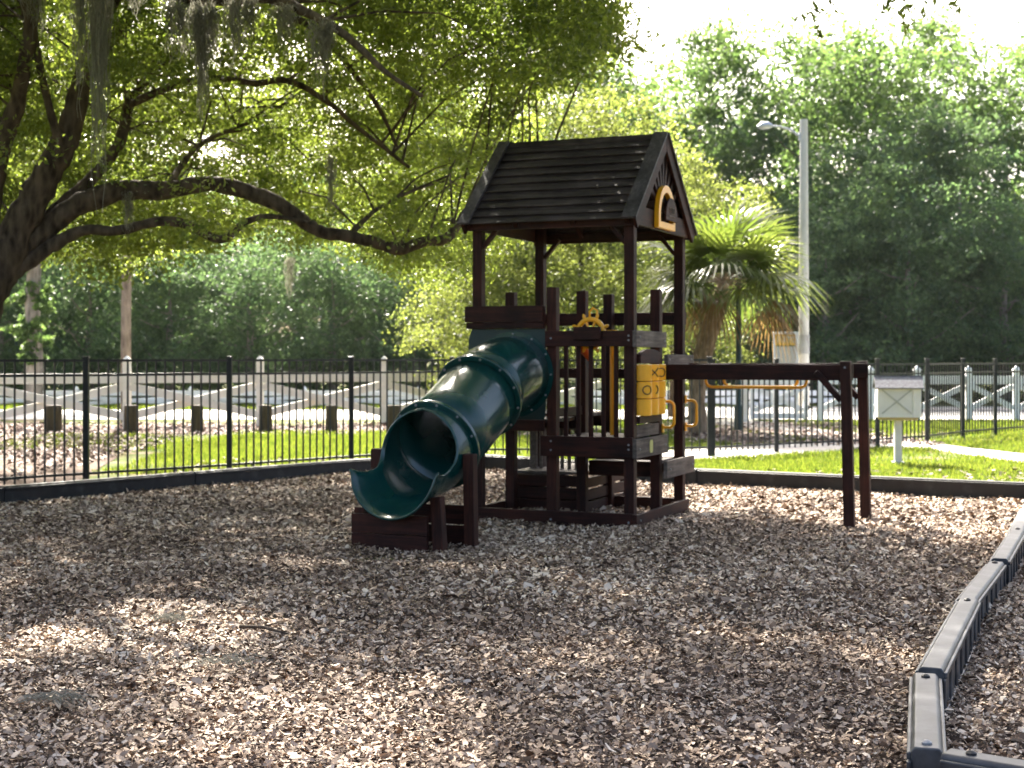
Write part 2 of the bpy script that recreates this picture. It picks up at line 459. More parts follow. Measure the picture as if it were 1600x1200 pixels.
# ------------------------------------------------------------ chips, litter, grass (nobody could count them)
def flakes(name, P, L, Wd, rng, mat, tilt=0.45, tint=None, bend=0.2):
    """bent six-cornered flakes lying on the ground"""
    n = len(P)
    ang = rng.uniform(0, 2*np.pi, n)
    nrm = np.stack([rng.normal(0, tilt, n), rng.normal(0, tilt, n), np.ones(n)], 1)
    nrm /= np.linalg.norm(nrm, axis=1, keepdims=True)
    a = np.stack([np.cos(ang), np.sin(ang), np.zeros(n)], 1)
    a -= nrm * (a * nrm).sum(1, keepdims=True); a /= np.linalg.norm(a, axis=1, keepdims=True)
    b = np.cross(nrm, a)
    l = (L / 2)[:, None]; w = (Wd / 2)[:, None]
    k = rng.uniform(0.55, 1.0, (n, 4)); 
    bd = nrm * (L * rng.uniform(-bend, bend, n))[:, None]
    v = np.empty((n, 6, 3))
    v[:, 0] = P - a*l*k[:, :1] - b*w*k[:, 1:2]*0.8 + bd; v[:, 1] = P - b*w; v[:, 2] = P + a*l*k[:, 2:3] - b*w*0.6 + bd
    v[:, 3] = P + a*l + b*w*0.5*k[:, 3:4] + bd; v[:, 4] = P + b*w; v[:, 5] = P - a*l*0.95 + b*w*0.6 + bd
    base = (np.arange(n) * 6)[:, None]
    f = np.concatenate([base + np.array([[0, 1, 4, 5]]), base + np.array([[1, 2, 3, 4]])], 1).ravel()
    t = rng.uniform(0, 1, n) if tint is None else tint
    return np_mesh(name, v.reshape(-1, 3), f, 4, mat, tint=np.repeat(t, 2))

rng = np.random.default_rng(4)
def fan_points(y0, y1, dens, spread=0.45, extra=0.6):
    w = lambda y: y * spread + extra
    area = (w(y0) + w(y1)) * (y1 - y0)
    n = int(area * dens)
    y = np.sqrt(rng.uniform(y0**2, y1**2, n)); x = rng.uniform(-1, 1, n) * w(y)
    return x, y
xs, ys, ls = [], [], []
for y0, y1, dn, sz in ((2.8, 8, 3500, 0.0245), (8, 13, 2100, 0.031), (13, 21, 1100, 0.041)):
    x, y = fan_points(y0, y1, dn)
    xs.append(x); ys.append(y); ls.append(np.clip(rng.lognormal(-0.05, 0.38, len(x)), 0.4, 2.6) * sz)
X, Y, Lc = map(np.concatenate, (xs, ys, ls))
k = inside(X, Y, MULCH_POLY); X, Y, Lc = X[k], Y[k], Lc[k]
Z = mulch_h(X, Y) + 0.014 + rng.uniform(0, 0.026, len(X))
patch = 0.5 + 0.5*np.sin(X*1.1 + 1.3*np.sin(Y*0.9)) * np.sin(Y*1.4 + 0.8*np.sin(X*1.7))
tint = np.clip(rng.beta(2.0, 2.2, len(X)) * (0.74 + 0.44*patch), 0, 1)
ch = flakes("wood_chips", np.stack([X, Y, Z], 1), Lc, Lc*np.clip(rng.normal(0.47, 0.15, len(X)), 0.12, 0.8), rng, chips_m, 0.52, tint)
tag(ch, 'taupe bark chips covering the play area floor', 'wood chips', kind='stuff')

xl = rng.uniform(-6, 6, 2600); yl = rng.uniform(4, 19, 2600); kk = inside(xl, yl, MULCH_POLY); xl, yl = xl[kk], yl[kk]
fl = flakes("fallen_leaves", np.stack([xl, yl, mulch_h(xl, yl) + 0.045], 1), rng.uniform(0.03, 0.06, len(xl)), rng.uniform(0.012, 0.022, len(xl)), rng, chips_m, 0.35, rng.choice([0.2, 0.3, 0.95], len(xl)), 0.3)
tag(fl, 'small curled oak leaves scattered over the bark chips', 'fallen leaves', kind='stuff')
# dry leaves behind the left fence, in the strip by the bollards and in the palm bed
lx, ly = [], []
for (x0, x1, y0, y1, n) in ((-13, -6.0, 16.2, 28.5, 10500), (-14, 1.5, 28.6, 34, 9000), (3.0, 7.5, 25.5, 34, 5000), (-4.4, -1.6, 18.6, 22, 500), (2.0, 8, 16.5, 19.5, 500)):
    lx.append(rng.uniform(x0, x1, n)); ly.append(rng.uniform(y0, y1, n))
lx, ly = np.concatenate(lx), np.concatenate(ly)
keep = ~inside(lx, ly, MULCH_POLY) & (rng.uniform(0, 1, len(lx)) < 0.35 + 0.65*(np.sin(lx*1.3 + ly*0.7) > -0.5))
lx, ly = lx[keep], ly[keep]
lsz = rng.uniform(0.05, 0.11, len(lx))
lt = flakes("fallen_leaves", np.stack([lx, ly, rng.uniform(0.01, 0.05, len(lx))], 1), lsz, lsz*0.55, rng, litter_m, 0.5, None)
tag(lt, 'dry brown leaves lying behind the left black fence', 'fallen leaves', kind='stuff')

def grass(name, regions, label):
    px_, py_, hh = [], [], []
    for (x0, x1, y0, y1, n, h) in regions:
        px_.append(rng.uniform(x0, x1, n)); py_.append(rng.uniform(y0, y1, n)); hh.append(rng.uniform(0.5, 1.3, n)*h)
    x, y, h = map(np.concatenate, (px_, py_, hh))
    dn = 0.5 + 0.5*np.sin(x*0.9 + 1.1*np.sin(y*0.7+1)) * np.cos(y*0.8 + np.sin(x*1.3))
    k = ~inside(x, y, MULCH_POLY) & (rng.uniform(0, 1, len(x)) < 0.08 + 1.15*dn)
    for poly in GRASS_OUT: k &= ~inside(x, y, poly)
    k &= ~(inside(x, y, bp) & (rng.uniform(0, 1, len(x)) < 0.72))
    x, y, h = x[k], y[k], h[k]
    n = len(x); a = rng.uniform(0, 2*np.pi, n); w = rng.uniform(0.006, 0.012, n) * (y/18)
    lean = rng.normal(0, 0.35, (n, 2)) * h[:, None]
    v = np.empty((n, 3, 3))
    v[:, 0] = np.stack([x - np.cos(a)*w, y - np.sin(a)*w, -0.01+0*x], 1)
    v[:, 1] = np.stack([x + np.cos(a)*w, y + np.sin(a)*w, -0.01+0*x], 1)
    v[:, 2] = np.stack([x + lean[:, 0], y + lean[:, 1], h], 1)
    o = np_mesh(name, v.reshape(-1, 3), np.arange(3*n), 3, grass_m, tint=rng.uniform(0, 1, n))
    return tag(o, label, 'grass', kind='stuff')
GRASS_OUT = [
    [tuple(v.co)[:2] for v in bpy.data.objects["path"].data.vertices],
    [tuple(v.co)[:2] for v in bpy.data.objects["planting_bed"].data.vertices],
]
grass("grass", [(1.0, 9.5, 15.3, 24.5, 100000, 0.055), (2.4, 13, 24, 35.5, 60000, 0.06)], 'short lawn grass right of the playset')
grass("grass", [(-5.5, 3.5, 19.2, 30.0, 110000, 0.065), (-9, -4.5, 24, 29, 8000, 0.06), (-16, 5, 43.3, 50, 26000, 0.10)], 'bright green grass behind the left fence')

# ------------------------------------------------------------ border timbers
def timber_mesh(L, ribs=True):
    """hollow plastic border timber: capped top, ribbed sides"""
    mb = MB()
    w, h = (0.105 if ribs else 0.085), 0.20
    prof = [(-w/2, -0.03), (w/2, -0.03), (w/2, h-0.014), (w/2-0.012, h), (-w/2+0.012, h), (-w/2, h-0.014)]
    n = len(prof)
    vs = [(0.004, u, v) for u, v in prof] + [(L-0.004, u, v) for u, v in prof]
    mb.add(vs, [tuple(range(n))[::-1], tuple(range(n, 2*n))] + [(i, (i+1) % n, (i+1) % n + n, i+n) for i in range(n)])
    # ribs and flanges standing proud of the sides
    for s in (-1, 1):
        y0, y1 = (w/2 - 0.002, w/2+0.014) if s > 0 else (-w/2-0.014, -w/2+0.002)
        mb.box((0.006, y0, h-0.045), (L-0.006, y1, h-0.018))
        mb.box((0.006, y0, -0.03), (L-0.006, y1, 0.02))
        k = max(4, int(L/0.26))
        for i in range(k+1) if ribs else ():
            x = 0.012 + (L-0.036)*i/k
            mb.box((x, y0, 0.018), (x+0.045, y1-0.004*(s > 0), h-0.043))
    return mb
def run_timbers(pts, labels, group):
    for i in range(len(pts)-1):
        a = Vector((*pts[i], 0)); b = Vector((*pts[i+1], 0)); L = (b-a).length
        t = empty("border_timber", a, math.atan2(b.y-a.y, b.x-a.x))
        tag(t, labels[i], 'border timber', group)
        near_ = group.startswith('near')
        bm1 = timber_mesh(L - (0.03 if near_ else 0), near_).build("plastic_beam", edging_sheen if near_ else edging_m, t, bevel=0.008 if near_ else 0.005)
        if near_:
            t.location.z = (0.0, -0.016, 0.004, -0.012)[i % 4]
            off = (0.010, -0.008)[i % 2]; t.location.x += -math.sin(t.rotation_euler.z)*off; t.location.y += math.cos(t.rotation_euler.z)*off
        for x in ((0.09,) if i < len(pts)-2 else (0.09, L-0.09)) if group.startswith('near') else ():
            MB().lathe([(0.018, 0), (0.018, 0.006), (0.010, 0.012), (0.003, 0.014)], 14, (x, 0, 0.20)).build("spike_cap", bolt_m if x > 0.5 else edging_m, t, smooth=True)
def subdiv(pts, step):
    out = [pts[0]]
    for a, b in zip(pts, pts[1:]):
        n = max(1, round(math.dist(a, b)/step))
        out += [(a[0]+(b[0]-a[0])*k/n, a[1]+(b[1]-a[1])*k/n) for k in range(1, n+1)]
    return out
LP = subdiv(LEFT, 2.6)
run_timbers(LP, ['black plastic border timber along the left edge, counting number %s from the far corner' % w for w in
      ['six', 'five', 'four', 'three', 'two', 'one']][-(len(LP)-1):] if False else
      [('black border timber under the left fence, leftmost one reaching out of the photo', 'black border timber at the left photo edge below the first fence bay',
        'black border timber in the left row between the first and second fence post', 'black border timber in the left row just left of the slide mouth',
        'black border timber mostly hidden behind the green slide')[min(i, 4)] for i in range(len(LP)-1)], 'border timbers along the left and back edges')
run_timbers(BACK, ['black border timber behind the playset seen between its posts', 'black border timber behind the right side of the playset',
      'short black border timber just right of the playset tower', 'black border timber in front of the lawn, left of the overhead bar legs',
      'black border timber at the right end of the back row near the white box'], 'border timbers along the left and back edges')
run_timbers(NEAR, ['farthest border timber of the right foreground row, reaching the back row', 'border timber of the right foreground row, second from its far end',
      'border timber of the right foreground row at the right photo edge', 'third nearest grey-topped border timber of the right foreground row',
      'long grey-topped border timber right before the bend of the foreground row', 'short nearest border timber with a bolt at its front end, after the bend'], 'near border timbers of the right foreground row')
run_timbers(NEAR2, ['border timber in the bottom right corner turning off to the right', 'border timber beyond the bottom right corner'][:2], 'near border timbers of the right foreground row')

# ------------------------------------------------------------ playset
THETA = -R(22.5)
PS = tag(empty("playset", (1.045, 13.05, 0), THETA), 'dark brown wooden playset tower with gabled roof, green tube slide and overhead bars', 'playset')
XE, XC, YF, YB = -0.73, -1.46, 0.78, 1.56
PW = 0.046
def post(x, y, z1, mat=wood_z, z0=-0.05, name="post"):
    return MB().box((x-PW, y-PW, z0), (x+PW, y+PW, z1)).build(name, mat, PS, bevel=0.005)
for (x, y) in ((0, 0), (XC, 0), (0, YB), (XC, YB)): post(x, y, 2.84)
for (x, y) in ((XE, 0), (0, YF), (XC, YF), (XE, YB), (XE, YF)): post(x, y, 2.14, wood_post if y == 0 else wood_z)
# base boards
def board(lo, hi, mat, name="board", bev=0.004):
    return MB().box(lo, hi).build(name, mat, PS, bevel=bev)
board((XC-0.10, -PW-0.040, -0.02), (PW+0.0, -PW-0.002, 0.135), wood_x, "base_board")
board((PW+0.002, -PW-0.04, -0.02), (PW+0.04, YB+PW, 0.125), wood_y, "base_board")
board((XC-PW-0.04, -PW, -0.02), (XC-PW-0.002, YB+PW, 0.125), wood_y, "base_board")
board((XC-PW, YB+PW+0.002, -0.02), (PW, YB+PW+0.04, 0.125), wood_x, "base_board")
# decks : slide quadrant .95, front right .80, back right .55, back left .95
def deck(x0, x1, y0, y1, z, name="deck"):
    mb = MB(); n = 5
    for i in range(n):
        a = y0 + (y1-y0)*i/n
        mb.box((x0, a+0.004, z-0.035), (x1, a+(y1-y0)/n-0.004, z))
    mb.build(name, floor_wood, PS, bevel=0.003)
g_ = PW+0.002
deck(XC+g_, XE-g_, g_, YF-g_, 0.95); deck(XE+g_, -g_, g_, YF-g_, 0.80)
deck(XE+g_, -g_, YF+g_, YB-g_, 0.53); deck(XC+g_, XE-g_, YF+g_, YB-g_, 0.97)
# rims
board((XE-0.09, -PW-0.042, 0.625), (PW, -PW-0.002, 0.805), wood_x, "deck_rim")
board((PW+0.002, -PW-0.042, 0.62), (PW+0.04, YF+PW+0.03, 0.79), gray_y, "deck_rim")
board((PW+0.002, YF-PW-0.03, 0.39), (PW+0.04, YB+PW+0.03, 0.55), gray_y, "deck_rim").location.x = 0.045
board((XC-PW, -PW-0.038, 0.845), (XE-PW-0.01, -PW-0.002, 0.945), wood_x, "deck_rim")
board((XE+PW, YF+PW+0.002, 0.39), (-PW, YF+PW+0.04, 0.53), wood_x, "deck_rim")
board((XE+PW, YB+PW+0.002, 0.37), (-PW, YB+PW+0.04, 0.53), wood_x, "deck_rim")
board((XC+PW, YF-PW-0.04, 0.84), (XE-PW, YF-PW-0.002, 0.97), wood_x, "deck_rim")
board((XC-PW, YB+PW+0.002, 0.82), (XE+PW, YB+PW+0.04, 0.97), wood_x, "deck_rim")
board((XC-PW-0.04, -PW, 0.82), (XC-PW-0.002, YB+PW, 0.97), wood_y, "deck_rim")
# front right rail and balusters
board((XE-PW-0.0, -PW-0.042, 1.605), (PW, -PW-0.002, 1.745), wood_x, "front_rail")
board((PW+0.002, -PW-0.042, 1.60), (PW+0.04, YF+PW, 1.745), gray_y, "side_rail")
for i in range(5):
    x = XE + 0.118*(i+1) + 0.015
    board((x-0.018, -0.036, 0.78), (x+0.018, -0.002, 1.66), wood_z, "baluster", 0.003)
# upper rails at the back, right rear and left
board((XC-PW, YB+PW+0.002, 1.83), (PW, YB+PW+0.04, 1.955), wood_x, "back_rail")
board((XC-PW, YB+PW+0.002, 1.30), (PW, YB+PW+0.036, 1.40), wood_x, "back_rail")
board((PW+0.003, YF-0.01, 1.44), (PW+0.041, YB+PW+0.06, 1.535), gray_y, "side_rail").location.x = 0.03
board((XC-PW-0.04, -PW, 1.83), (XC-PW-0.002, YB+PW, 1.955), wood_y, "side_rail")
for i in range(5):
    y = PW + 0.05 + (YB-0.15)*i/4
    board((XC-PW-0.034, y, 0.95), (XC-PW-0.004, y+0.035, 1.85), wood_z, "baluster", 0.003)
# inner boards: steps between levels
board((XE+PW, YF-0.018, 0.55), (-PW, YF+0.018, 0.64), wood_x, "riser")
board((XE-0.018, PW, 0.97), (XE+0.018, YF-PW, 1.05), wood_y, "riser")
# boards over the slide panel
board((XC-PW-0.045, -PW-0.075, 1.83), (XE-PW-0.01, -PW-0.002, 1.975), wood_x, "panel_cap_board")
board((XC-PW-0.04, -PW-0.05, 1.77), (XE-PW-0.01, -PW-0.004, 1.825), wood_x, "panel_cap_board")

for (x, z) in [(0.0, .70), (0.0, .74), (XE, .68), (XE, .76), (0.0, 1.66), (0.0, 1.70), (XE, 1.68), (XE, .06), (0, .06), (XC, .06)]:
    MB().tube([(x+0.012, -PW-0.042, z), (x+0.012, -PW-0.049, z)], 0.009, 10).build("bolt", bolt_m, PS)
for (y, z) in [(0.0, .70), (YF, .70), (0.0, 1.69), (YF-0.01, 1.66), (YF+0.03, 1.49), (YB, 1.49), (YF+0.02, .47), (YB, .47), (0.02, .07), (YB, .07)]:
    MB().tube([(PW+0.040 + (0.045 if z < .5 and z > .1 else 0.031 if z == 1.49 else 0), y, z), (PW+0.048 + (0.045 if z < .5 and z > .1 else 0.031 if z == 1.49 else 0), y, z)], 0.009, 10).build("bolt", bolt_m, PS)
# ---- slatted panel and bench box beneath the decks
sp = MB()
bx0, by0 = -1.50, 0.93
for i in range(7):
    sp.box((bx0+0.12+0.075*i, YB-0.25, 0.38), (bx0+0.12+0.075*i+0.030, YB-0.215, 0.80))
sp.box((bx0+0.04, YB-0.256, 0.79), (bx0+0.66, YB-0.21, 0.84)); sp.box((bx0+0.02, YB-0.256, 0.36), (bx0+0.09, YB-0.21, 0.82))
sp.build("slatted_panel", gray_y, PS, bevel=0.003)
bb = MB()
for i, z in enumerate((0.02, 0.14, 0.26)):
    bb.box((bx0-0.02, by0, z), (-0.76, by0+0.035, z+0.108))
    bb.box((-0.755, by0-0.01, z), (-0.72, 2.35, z+0.100 - 0.004*i))
    bb.box((bx0-0.05, by0, z), (bx0-0.022, 2.3, z+0.10))
bb.box((-0.83, by0+0.037, 0), (-0.76, by0+0.10, 0.37)); bb.box((bx0, by0+0.037, 0), (bx0+0.07, by0+0.10, 0.37))
bb.box((-0.83, 2.2, 0), (-0.76, 2.27, 0.37)); bb.box((bx0, 2.2, 0), (bx0+0.07, 2.27, 0.37))
bench = bb.build("bench_box", wood_x, PS, bevel=0.003)
st = MB()
for i in range(6): st.box((bx0-0.03, by0+0.05+0.2*i, 0.374), (-0.78, by0+0.05+0.2*i+0.19, 0.40))
st.build("seat_board", floor_wood, bench, bevel=0.003)

# ---- roof (local: ridge along x at y=.78)
RX0, RX1, EY, EZ, RZ = XC-0.11, 0.11, -0.165, 2.70, 3.545
def slope(sgn, name):
    """lapped boards from eave to ridge; sgn -1 front slope, +1 back slope"""
    mb = MB(); n = 10
    ye = YF + sgn*(YF-EY)
    e = Vector((0, ye, EZ)); r = Vector((0, YF, RZ)); d = r-e; L = d.length; d.normalize()
    nrm = Vector((0, sgn*d.z, -sgn*d.y)) if sgn > 0 else Vector((0, -d.z, d.y))
    if nrm.z < 0: nrm = -nrm
    for i in range(n):
        a = e + d*(L*i/n - (0.02 if i else 0)); b = e + d*(L*(i+1)/n)
        lift0, lift1 = 0.034, 0.010
        th = 0.012
        vs = []
        for x in (RX0+0.03, RX1-0.03):
            X_ = Vector((x, 0, 0))
            vs += [a+X_+nrm*lift0, b+X_+nrm*lift1, b+X_+nrm*(lift1-th), a+X_+nrm*(lift0-th)]
        mb.add(vs, [(0,1,2,3),(7,6,5,4),(0,4,5,1),(1,5,6,2),(2,6,7,3),(3,7,4,0)])
    o = mb.build(name, roof_wood, PS, bevel=0.002)
    return e, r, d, nrm
def trim_on(sgn, x0, x1):
    e, r, d, nrm = SL[sgn]
    mb = MB(); vs = []
    for x in (x0, x1):
        X_ = Vector((x, 0, 0))
        vs += [e-d*0.025+X_+nrm*0.040, r+X_+nrm*0.040+d*0.0, r+X_+nrm*0.064+d*0.02, e-d*0.025+X_+nrm*0.064]
    mb.add(vs, [(0,1,2,3),(7,6,5,4),(0,4,5,1),(1,5,6,2),(2,6,7,3),(3,7,4,0)])
    return mb.build("rake_trim", trim_wood, PS, bevel=0.003)
SL = {-1: slope(-1, "roof_slope"), 1: slope(1, "roof_slope")}
for sgn in (-1, 1):
    trim_on(sgn, RX0-0.012, RX0+0.10); trim_on(sgn, RX1-0.125, RX1+0.012)
MB().prism([(-0.05, -0.035), (0.05, -0.035), (0.05, -0.02), (0.0, 0.034), (-0.05, -0.02)], RX0+0.1, RX1-0.125, Matrix(((0,1,0,0),(1,0,0,YF),(0,0,1,RZ+0.015),(0,0,0,1)))).build("ridge_cap", roof_wood, PS, bevel=0.004)
# purlins and rafters beneath
for sgn in (-1, 1):
    e, r, d, nrm = SL[sgn]
    for x in (RX0+0.06, -1.05, -0.5, RX1-0.10):
        a = e + Vector((x, 0, 0)) - nrm*0.024 + d*0.03; b = r + Vector((x, 0, 0)) - nrm*0.024 - d*0.05
        MB().beam(a, b, 0.04, 0.062, up=nrm).build("rafter", wood_y, PS)
    ye = YF + sgn*(YF-EY)
    MB().box((RX0+0.02, ye-sgn*0.075-0.015, EZ-0.035), (RX1-0.02, ye-sgn*0.075+0.015, EZ+0.065)).build("eave_board", wood_x, PS, bevel=0.003)
# gable ends
def gable(x, face, deco):
    t = 0.03 * face
    lo, hi = (x, x+t) if face > 0 else (x+t, x)
    mb = MB()
    mb.box((lo, EY+0.13, EZ-0.02), (hi, 2*YF-EY-0.13, EZ+0.15))
    mb.build("gable_board", wood_y, PS, bevel=0.003)
    for sgn in (-1, 1):
        e, r, d, nrm = SL[sgn]
        xo = hi+0.002 if face > 0 else lo-0.002
        x2 = xo + 0.028*face
        vs = []
        for xx in (xo, x2):
            X_ = Vector((xx, 0, 0))
            vs += [e+X_+nrm*0.035-d*0.0, r+X_+nrm*0.036+d*0.03, r+X_-nrm*0.085-d*0.085, e+X_-nrm*0.085+d*0.0]
        MB().add(vs, [(0,1,2,3),(7,6,5,4),(0,4,5,1),(1,5,6,2),(2,6,7,3),(3,7,4,0)]).build("barge_board", wood_y, PS, bevel=0.003)
    # sunburst slats
    sb = MB(); c = Vector((0, YF, EZ+0.14))
    for ang in (-62, -44, -28, -13, 0, 13, 28, 44, 62):
        a = R(ang); dr = Vector((0, math.sin(a), math.cos(a)))
        # run until the rake
        L = min(0.74, 0.72/(math.cos(a)+abs(math.sin(a))))
        s0 = c + dr*0.12 + Vector(((lo+hi)/2, 0, 0)); s1 = c + dr*L + Vector(((lo+hi)/2, 0, 0))
        sb.beam(s0, s1, 0.05, 0.02, up=(1, 0, 0))
    sb.build("sunburst_slats", wood_y, PS)
    if deco:
        def arch(r, hb, n=14, h=1.0):
            return [(-r, -hb)] + [(-r*math.cos(math.pi*i/n), r*h*math.sin(math.pi*i/n)) for i in range(n+1)] + [(r, -hb)]
        x0 = hi + 0.002
        M = Matrix(((0, 1, 0, x0), (1, 0, 0, YF-0.05), (0, 0, 1, EZ+0.095), (0, 0, 0, 1)))
        sign = MB()
        ro = arch(0.265, 0.10, 16, 1.15); ri = arch(0.205, 0.04, 16, 1.15)
        n = len(ro); vs = []
        for dep in (0, 0.045):
            vs += [M @ Vector((u, dep, v)) for u, v in ro] + [M @ Vector((u, dep, v)) for u, v in ri]
        fs = []
        for i in range(n):
            j = (i+1) % n
            fs += [(i, j, n+j, n+i), (2*n+i, 3*n+i, 3*n+j, 2*n+j), (i, 2*n+i, 2*n+j, j), (n+i, n+j, 3*n+j, 3*n+i)]
        sign.add(vs, fs)
        sg = sign.build("arch_sign", yellow_pl, PS, bevel=0.003)
        tag(sg, 'yellow arched frame around a dark plaque')
        pq = MB().prism([(u+0.085, v) for u, v in arch(0.185, 0.02, 14, 1.05)], 0.047, 0.065, M).build("plaque", wood_post, sg, bevel=0.003)
        ln = MB()
        for (u0, u1, v0, v1) in ((-.085, -.035, .095, .103), (-.06, -.05, .05, .10), (-.02, -.012, .05, .105), (.005, .05, .098, .104), (.01, .018, .05, .10), (.06, .068, .05, .10), (-.10, .10, .02, .026)):
            ln.box((x0+0.0655, YF+0.035+u0, EZ+0.095+v0), (x0+0.070, YF+0.035+u1, EZ+0.095+v1))
        ln.build("raised_lettering", gray_y, sg)
gable(0.045, 1, True); gable(XC-0.045, -1, False)
# corner brackets under the eaves
for (x, y, sx, sy) in ((0, 0, -1, 1), (XC, 0, 1, 1), (0, YB, -1, -1), (XC, YB, 1, -1)):
    MB().beam((x+sx*PW, y, 2.52), (x+sx*0.20, y, 2.70), 0.035, 0.05, up=(0, 1, 0)).build("knee_brace", wood_x, PS)

# ---- slide
SLP = [(-1.09, -0.06, 1.355), (-1.09, -0.25, 1.345), (-1.09, -0.45, 1.315), (-1.095, -0.65, 1.255), (-1.10, -0.82, 1.175), (-1.105, -1.0, 1.085), (-1.115, -1.3, 0.94),
       (-1.13, -1.62, 0.80), (-1.145, -1.8, 0.735), (-1.16, -1.95, 0.70), (-1.175, -2.1, 0.675), (-1.19, -2.22, 0.662), (-1.20, -2.32, 0.66)]
SLP = [Vector(p) for p in SLP]
def frame_at(i):
    t = (SLP[min(i+1, len(SLP)-1)] - SLP[max(i-1, 0)]).normalized()
    u = t.cross(Vector((0, 0, 1))).normalized()     # sideways
    w = u.cross(t).normalized()                     # up
    return t, u, w
RT = 0.345
slide = empty("slide", (0, 0, 0)); slide.parent = PS
tag(slide, 'dark green plastic tube slide in bolted sections')
def tube_section(i0, i1, name):
    mb = MB(); seg = 48; rows = []
    for i in range(i0, i1+1):
        t, u, w = frame_at(i)
        for k in range(seg):
            a = 2*math.pi*k/seg
            mb.v.append(SLP[i] + (u*math.cos(a) + w*math.sin(a))*RT)
    n = i1-i0+1
    for i in range(n-1):
        for k in range(seg):
            k2 = (k+1) % seg
            mb.f.append((i*seg+k, i*seg+k2, (i+1)*seg+k2, (i+1)*seg+k))
    o = mb.build(name, green_pl, slide, smooth=True)
    m = o.modifiers.new("thick", 'SOLIDIFY'); m.thickness = 0.008; m.offset = 0
    return o
tube_section(0, 4, "tube_elbow"); tube_section(4, 7, "tube_section")
def flange(i, r=0.393, th=0.04):
    t, u, w = frame_at(i)
    fl = MB().ring(SLP[i], t, r, RT-0.006, th, 56).build("flange", green_pl, slide, bevel=0.006, smooth=True)
    b = MB()
    for k in range(12):
        a = 2*math.pi*(k+0.5)/12
        for s in (1,):
            c = SLP[i] + (u*math.cos(a)+w*math.sin(a))*(RT+0.026) + t*(th/2*s)
            b.tube([c, c+t*0.008*s], 0.010, 10)
    b.build("bolts", bolt_m, fl)
flange(4); flange(7)
# panel the tube comes out of
pn = MB()
seg = 40; c0 = Vector((-1.09, 0, 1.355)); px0, px1, pz0, pz1 = XC-PW-0.03, XE-PW-0.004, 0.95, 1.768
for dep in (-0.062, -0.050):
    for k in range(seg):
        a = 2*math.pi*k/seg
        pn.v.append(Vector((c0.x+RT*math.cos(a), dep, c0.z+RT*math.sin(a))))
    for k in range(seg):
        a = 2*math.pi*k/seg
        dx, dz = math.cos(a), math.sin(a)
        tx = ((px1 if dx > 0 else px0)-c0.x)/dx if abs(dx) > 1e-6 else 1e9
        tz = ((pz1 if dz > 0 else pz0)-c0.z)/dz if abs(dz) > 1e-6 else 1e9
        t_ = min(tx, tz)
        pn.v.append(Vector((c0.x+dx*t_, dep, c0.z+dz*t_)))
for k in range(seg):
    j = (k+1) % seg
    pn.f += [(k, j, seg+j, seg+k), (2*seg+k, 3*seg+k, 3*seg+j, 2*seg+j), (seg+k, seg+j, 3*seg+j, 3*seg+k), (k, 2*seg+k, 2*seg+j, j)]
panel = pn.build("slide_panel", green_panel, PS)
tag(panel, 'flat dark green panel the tube leaves through')
MB().ring((-1.09, -0.070, 1.355), (0, -1, 0), 0.39, RT+0.002, 0.014, 48).build("panel_collar", green_pl, panel, smooth=True)
bl = MB()
for k in range(12):
    a = 2*math.pi*k/12
    c = Vector((-1.09+0.368*math.cos(a), -0.077, 1.355+0.368*math.sin(a)))
    bl.tube([c, c+Vector((0, -0.008, 0))], 0.009, 8)
bl.build("bolts", bolt_m, panel)
# exit chute : tube opening into a flared half pipe
from bisect import bisect
def interp_path(s):
    i0, n = 7, len(SLP)-1
    f = i0 + s*(n-i0); i = min(int(f), n-1); k = f-i
    p = SLP[i].lerp(SLP[i+1], k)
    t1, u1, w1 = frame_at(i); t2, u2, w2 = frame_at(i+1)
    return p, t1.lerp(t2, k).normalized(), u1.lerp(u2, k).normalized(), w1.lerp(w2, k).normalized()
ex = MB(); NS, NA = 30, 56
spans = [(0.0, 180), (0.10, 180), (0.13, 168), (0.17, 145), (0.22, 120), (0.28, 100), (0.35, 86), (0.45, 78), (0.6, 77), (0.8, 82), (1.0, 87)]
def span(s):
    for (a, x), (b, y) in zip(spans, spans[1:]):
        if s <= b:
            k = (s-a)/(b-a); k = k*k*(3-2*k) if False else k
            return x+(y-x)*k
    return spans[-1][1]
for i in range(NS+1):
    s = i/NS
    p, t, u, w = interp_path(s)
    H = R(span(s))
    r = RT + 0.045*max(0, (s-0.45)/0.55)**1.5 - 0.02*math.exp(-((s-0.42)/0.14)**2)
    for k in range(NA+1):
        a = -H + 2*H*k/NA
        rr = r
        v = p + (u*math.sin(a) - w*math.cos(a))*rr
        if s > 0.86: v += Vector((0, 0, -0.012*((s-0.86)/0.14)**2))
        # roll the free edges outward
        e = max(0, 1-(1-abs(a)/H)*14) if H < R(178) else 0
        v += u*math.copysign(0.022*e, a)
        # rounded tongue
        if s > 0.7:
            v -= t*0.07*(abs(a)/H)**3.0*((s-0.7)/0.3)
        ex.v.append(v)
for i in range(NS):
    for k in range(NA):
        b = i*(NA+1)+k
        ex.f.append((b, b+1, b+NA+2, b+NA+1))
eo = ex.build("exit_chute", green_pl, slide, smooth=True)
m = eo.modifiers.new("thick", 'SOLIDIFY'); m.thickness = 0.016; m.offset = 0
m = eo.modifiers.new("bev", 'BEVEL'); m.width = 0.005; m.segments = 2; m.limit_method = 'ANGLE'; m.angle_limit = R(50)
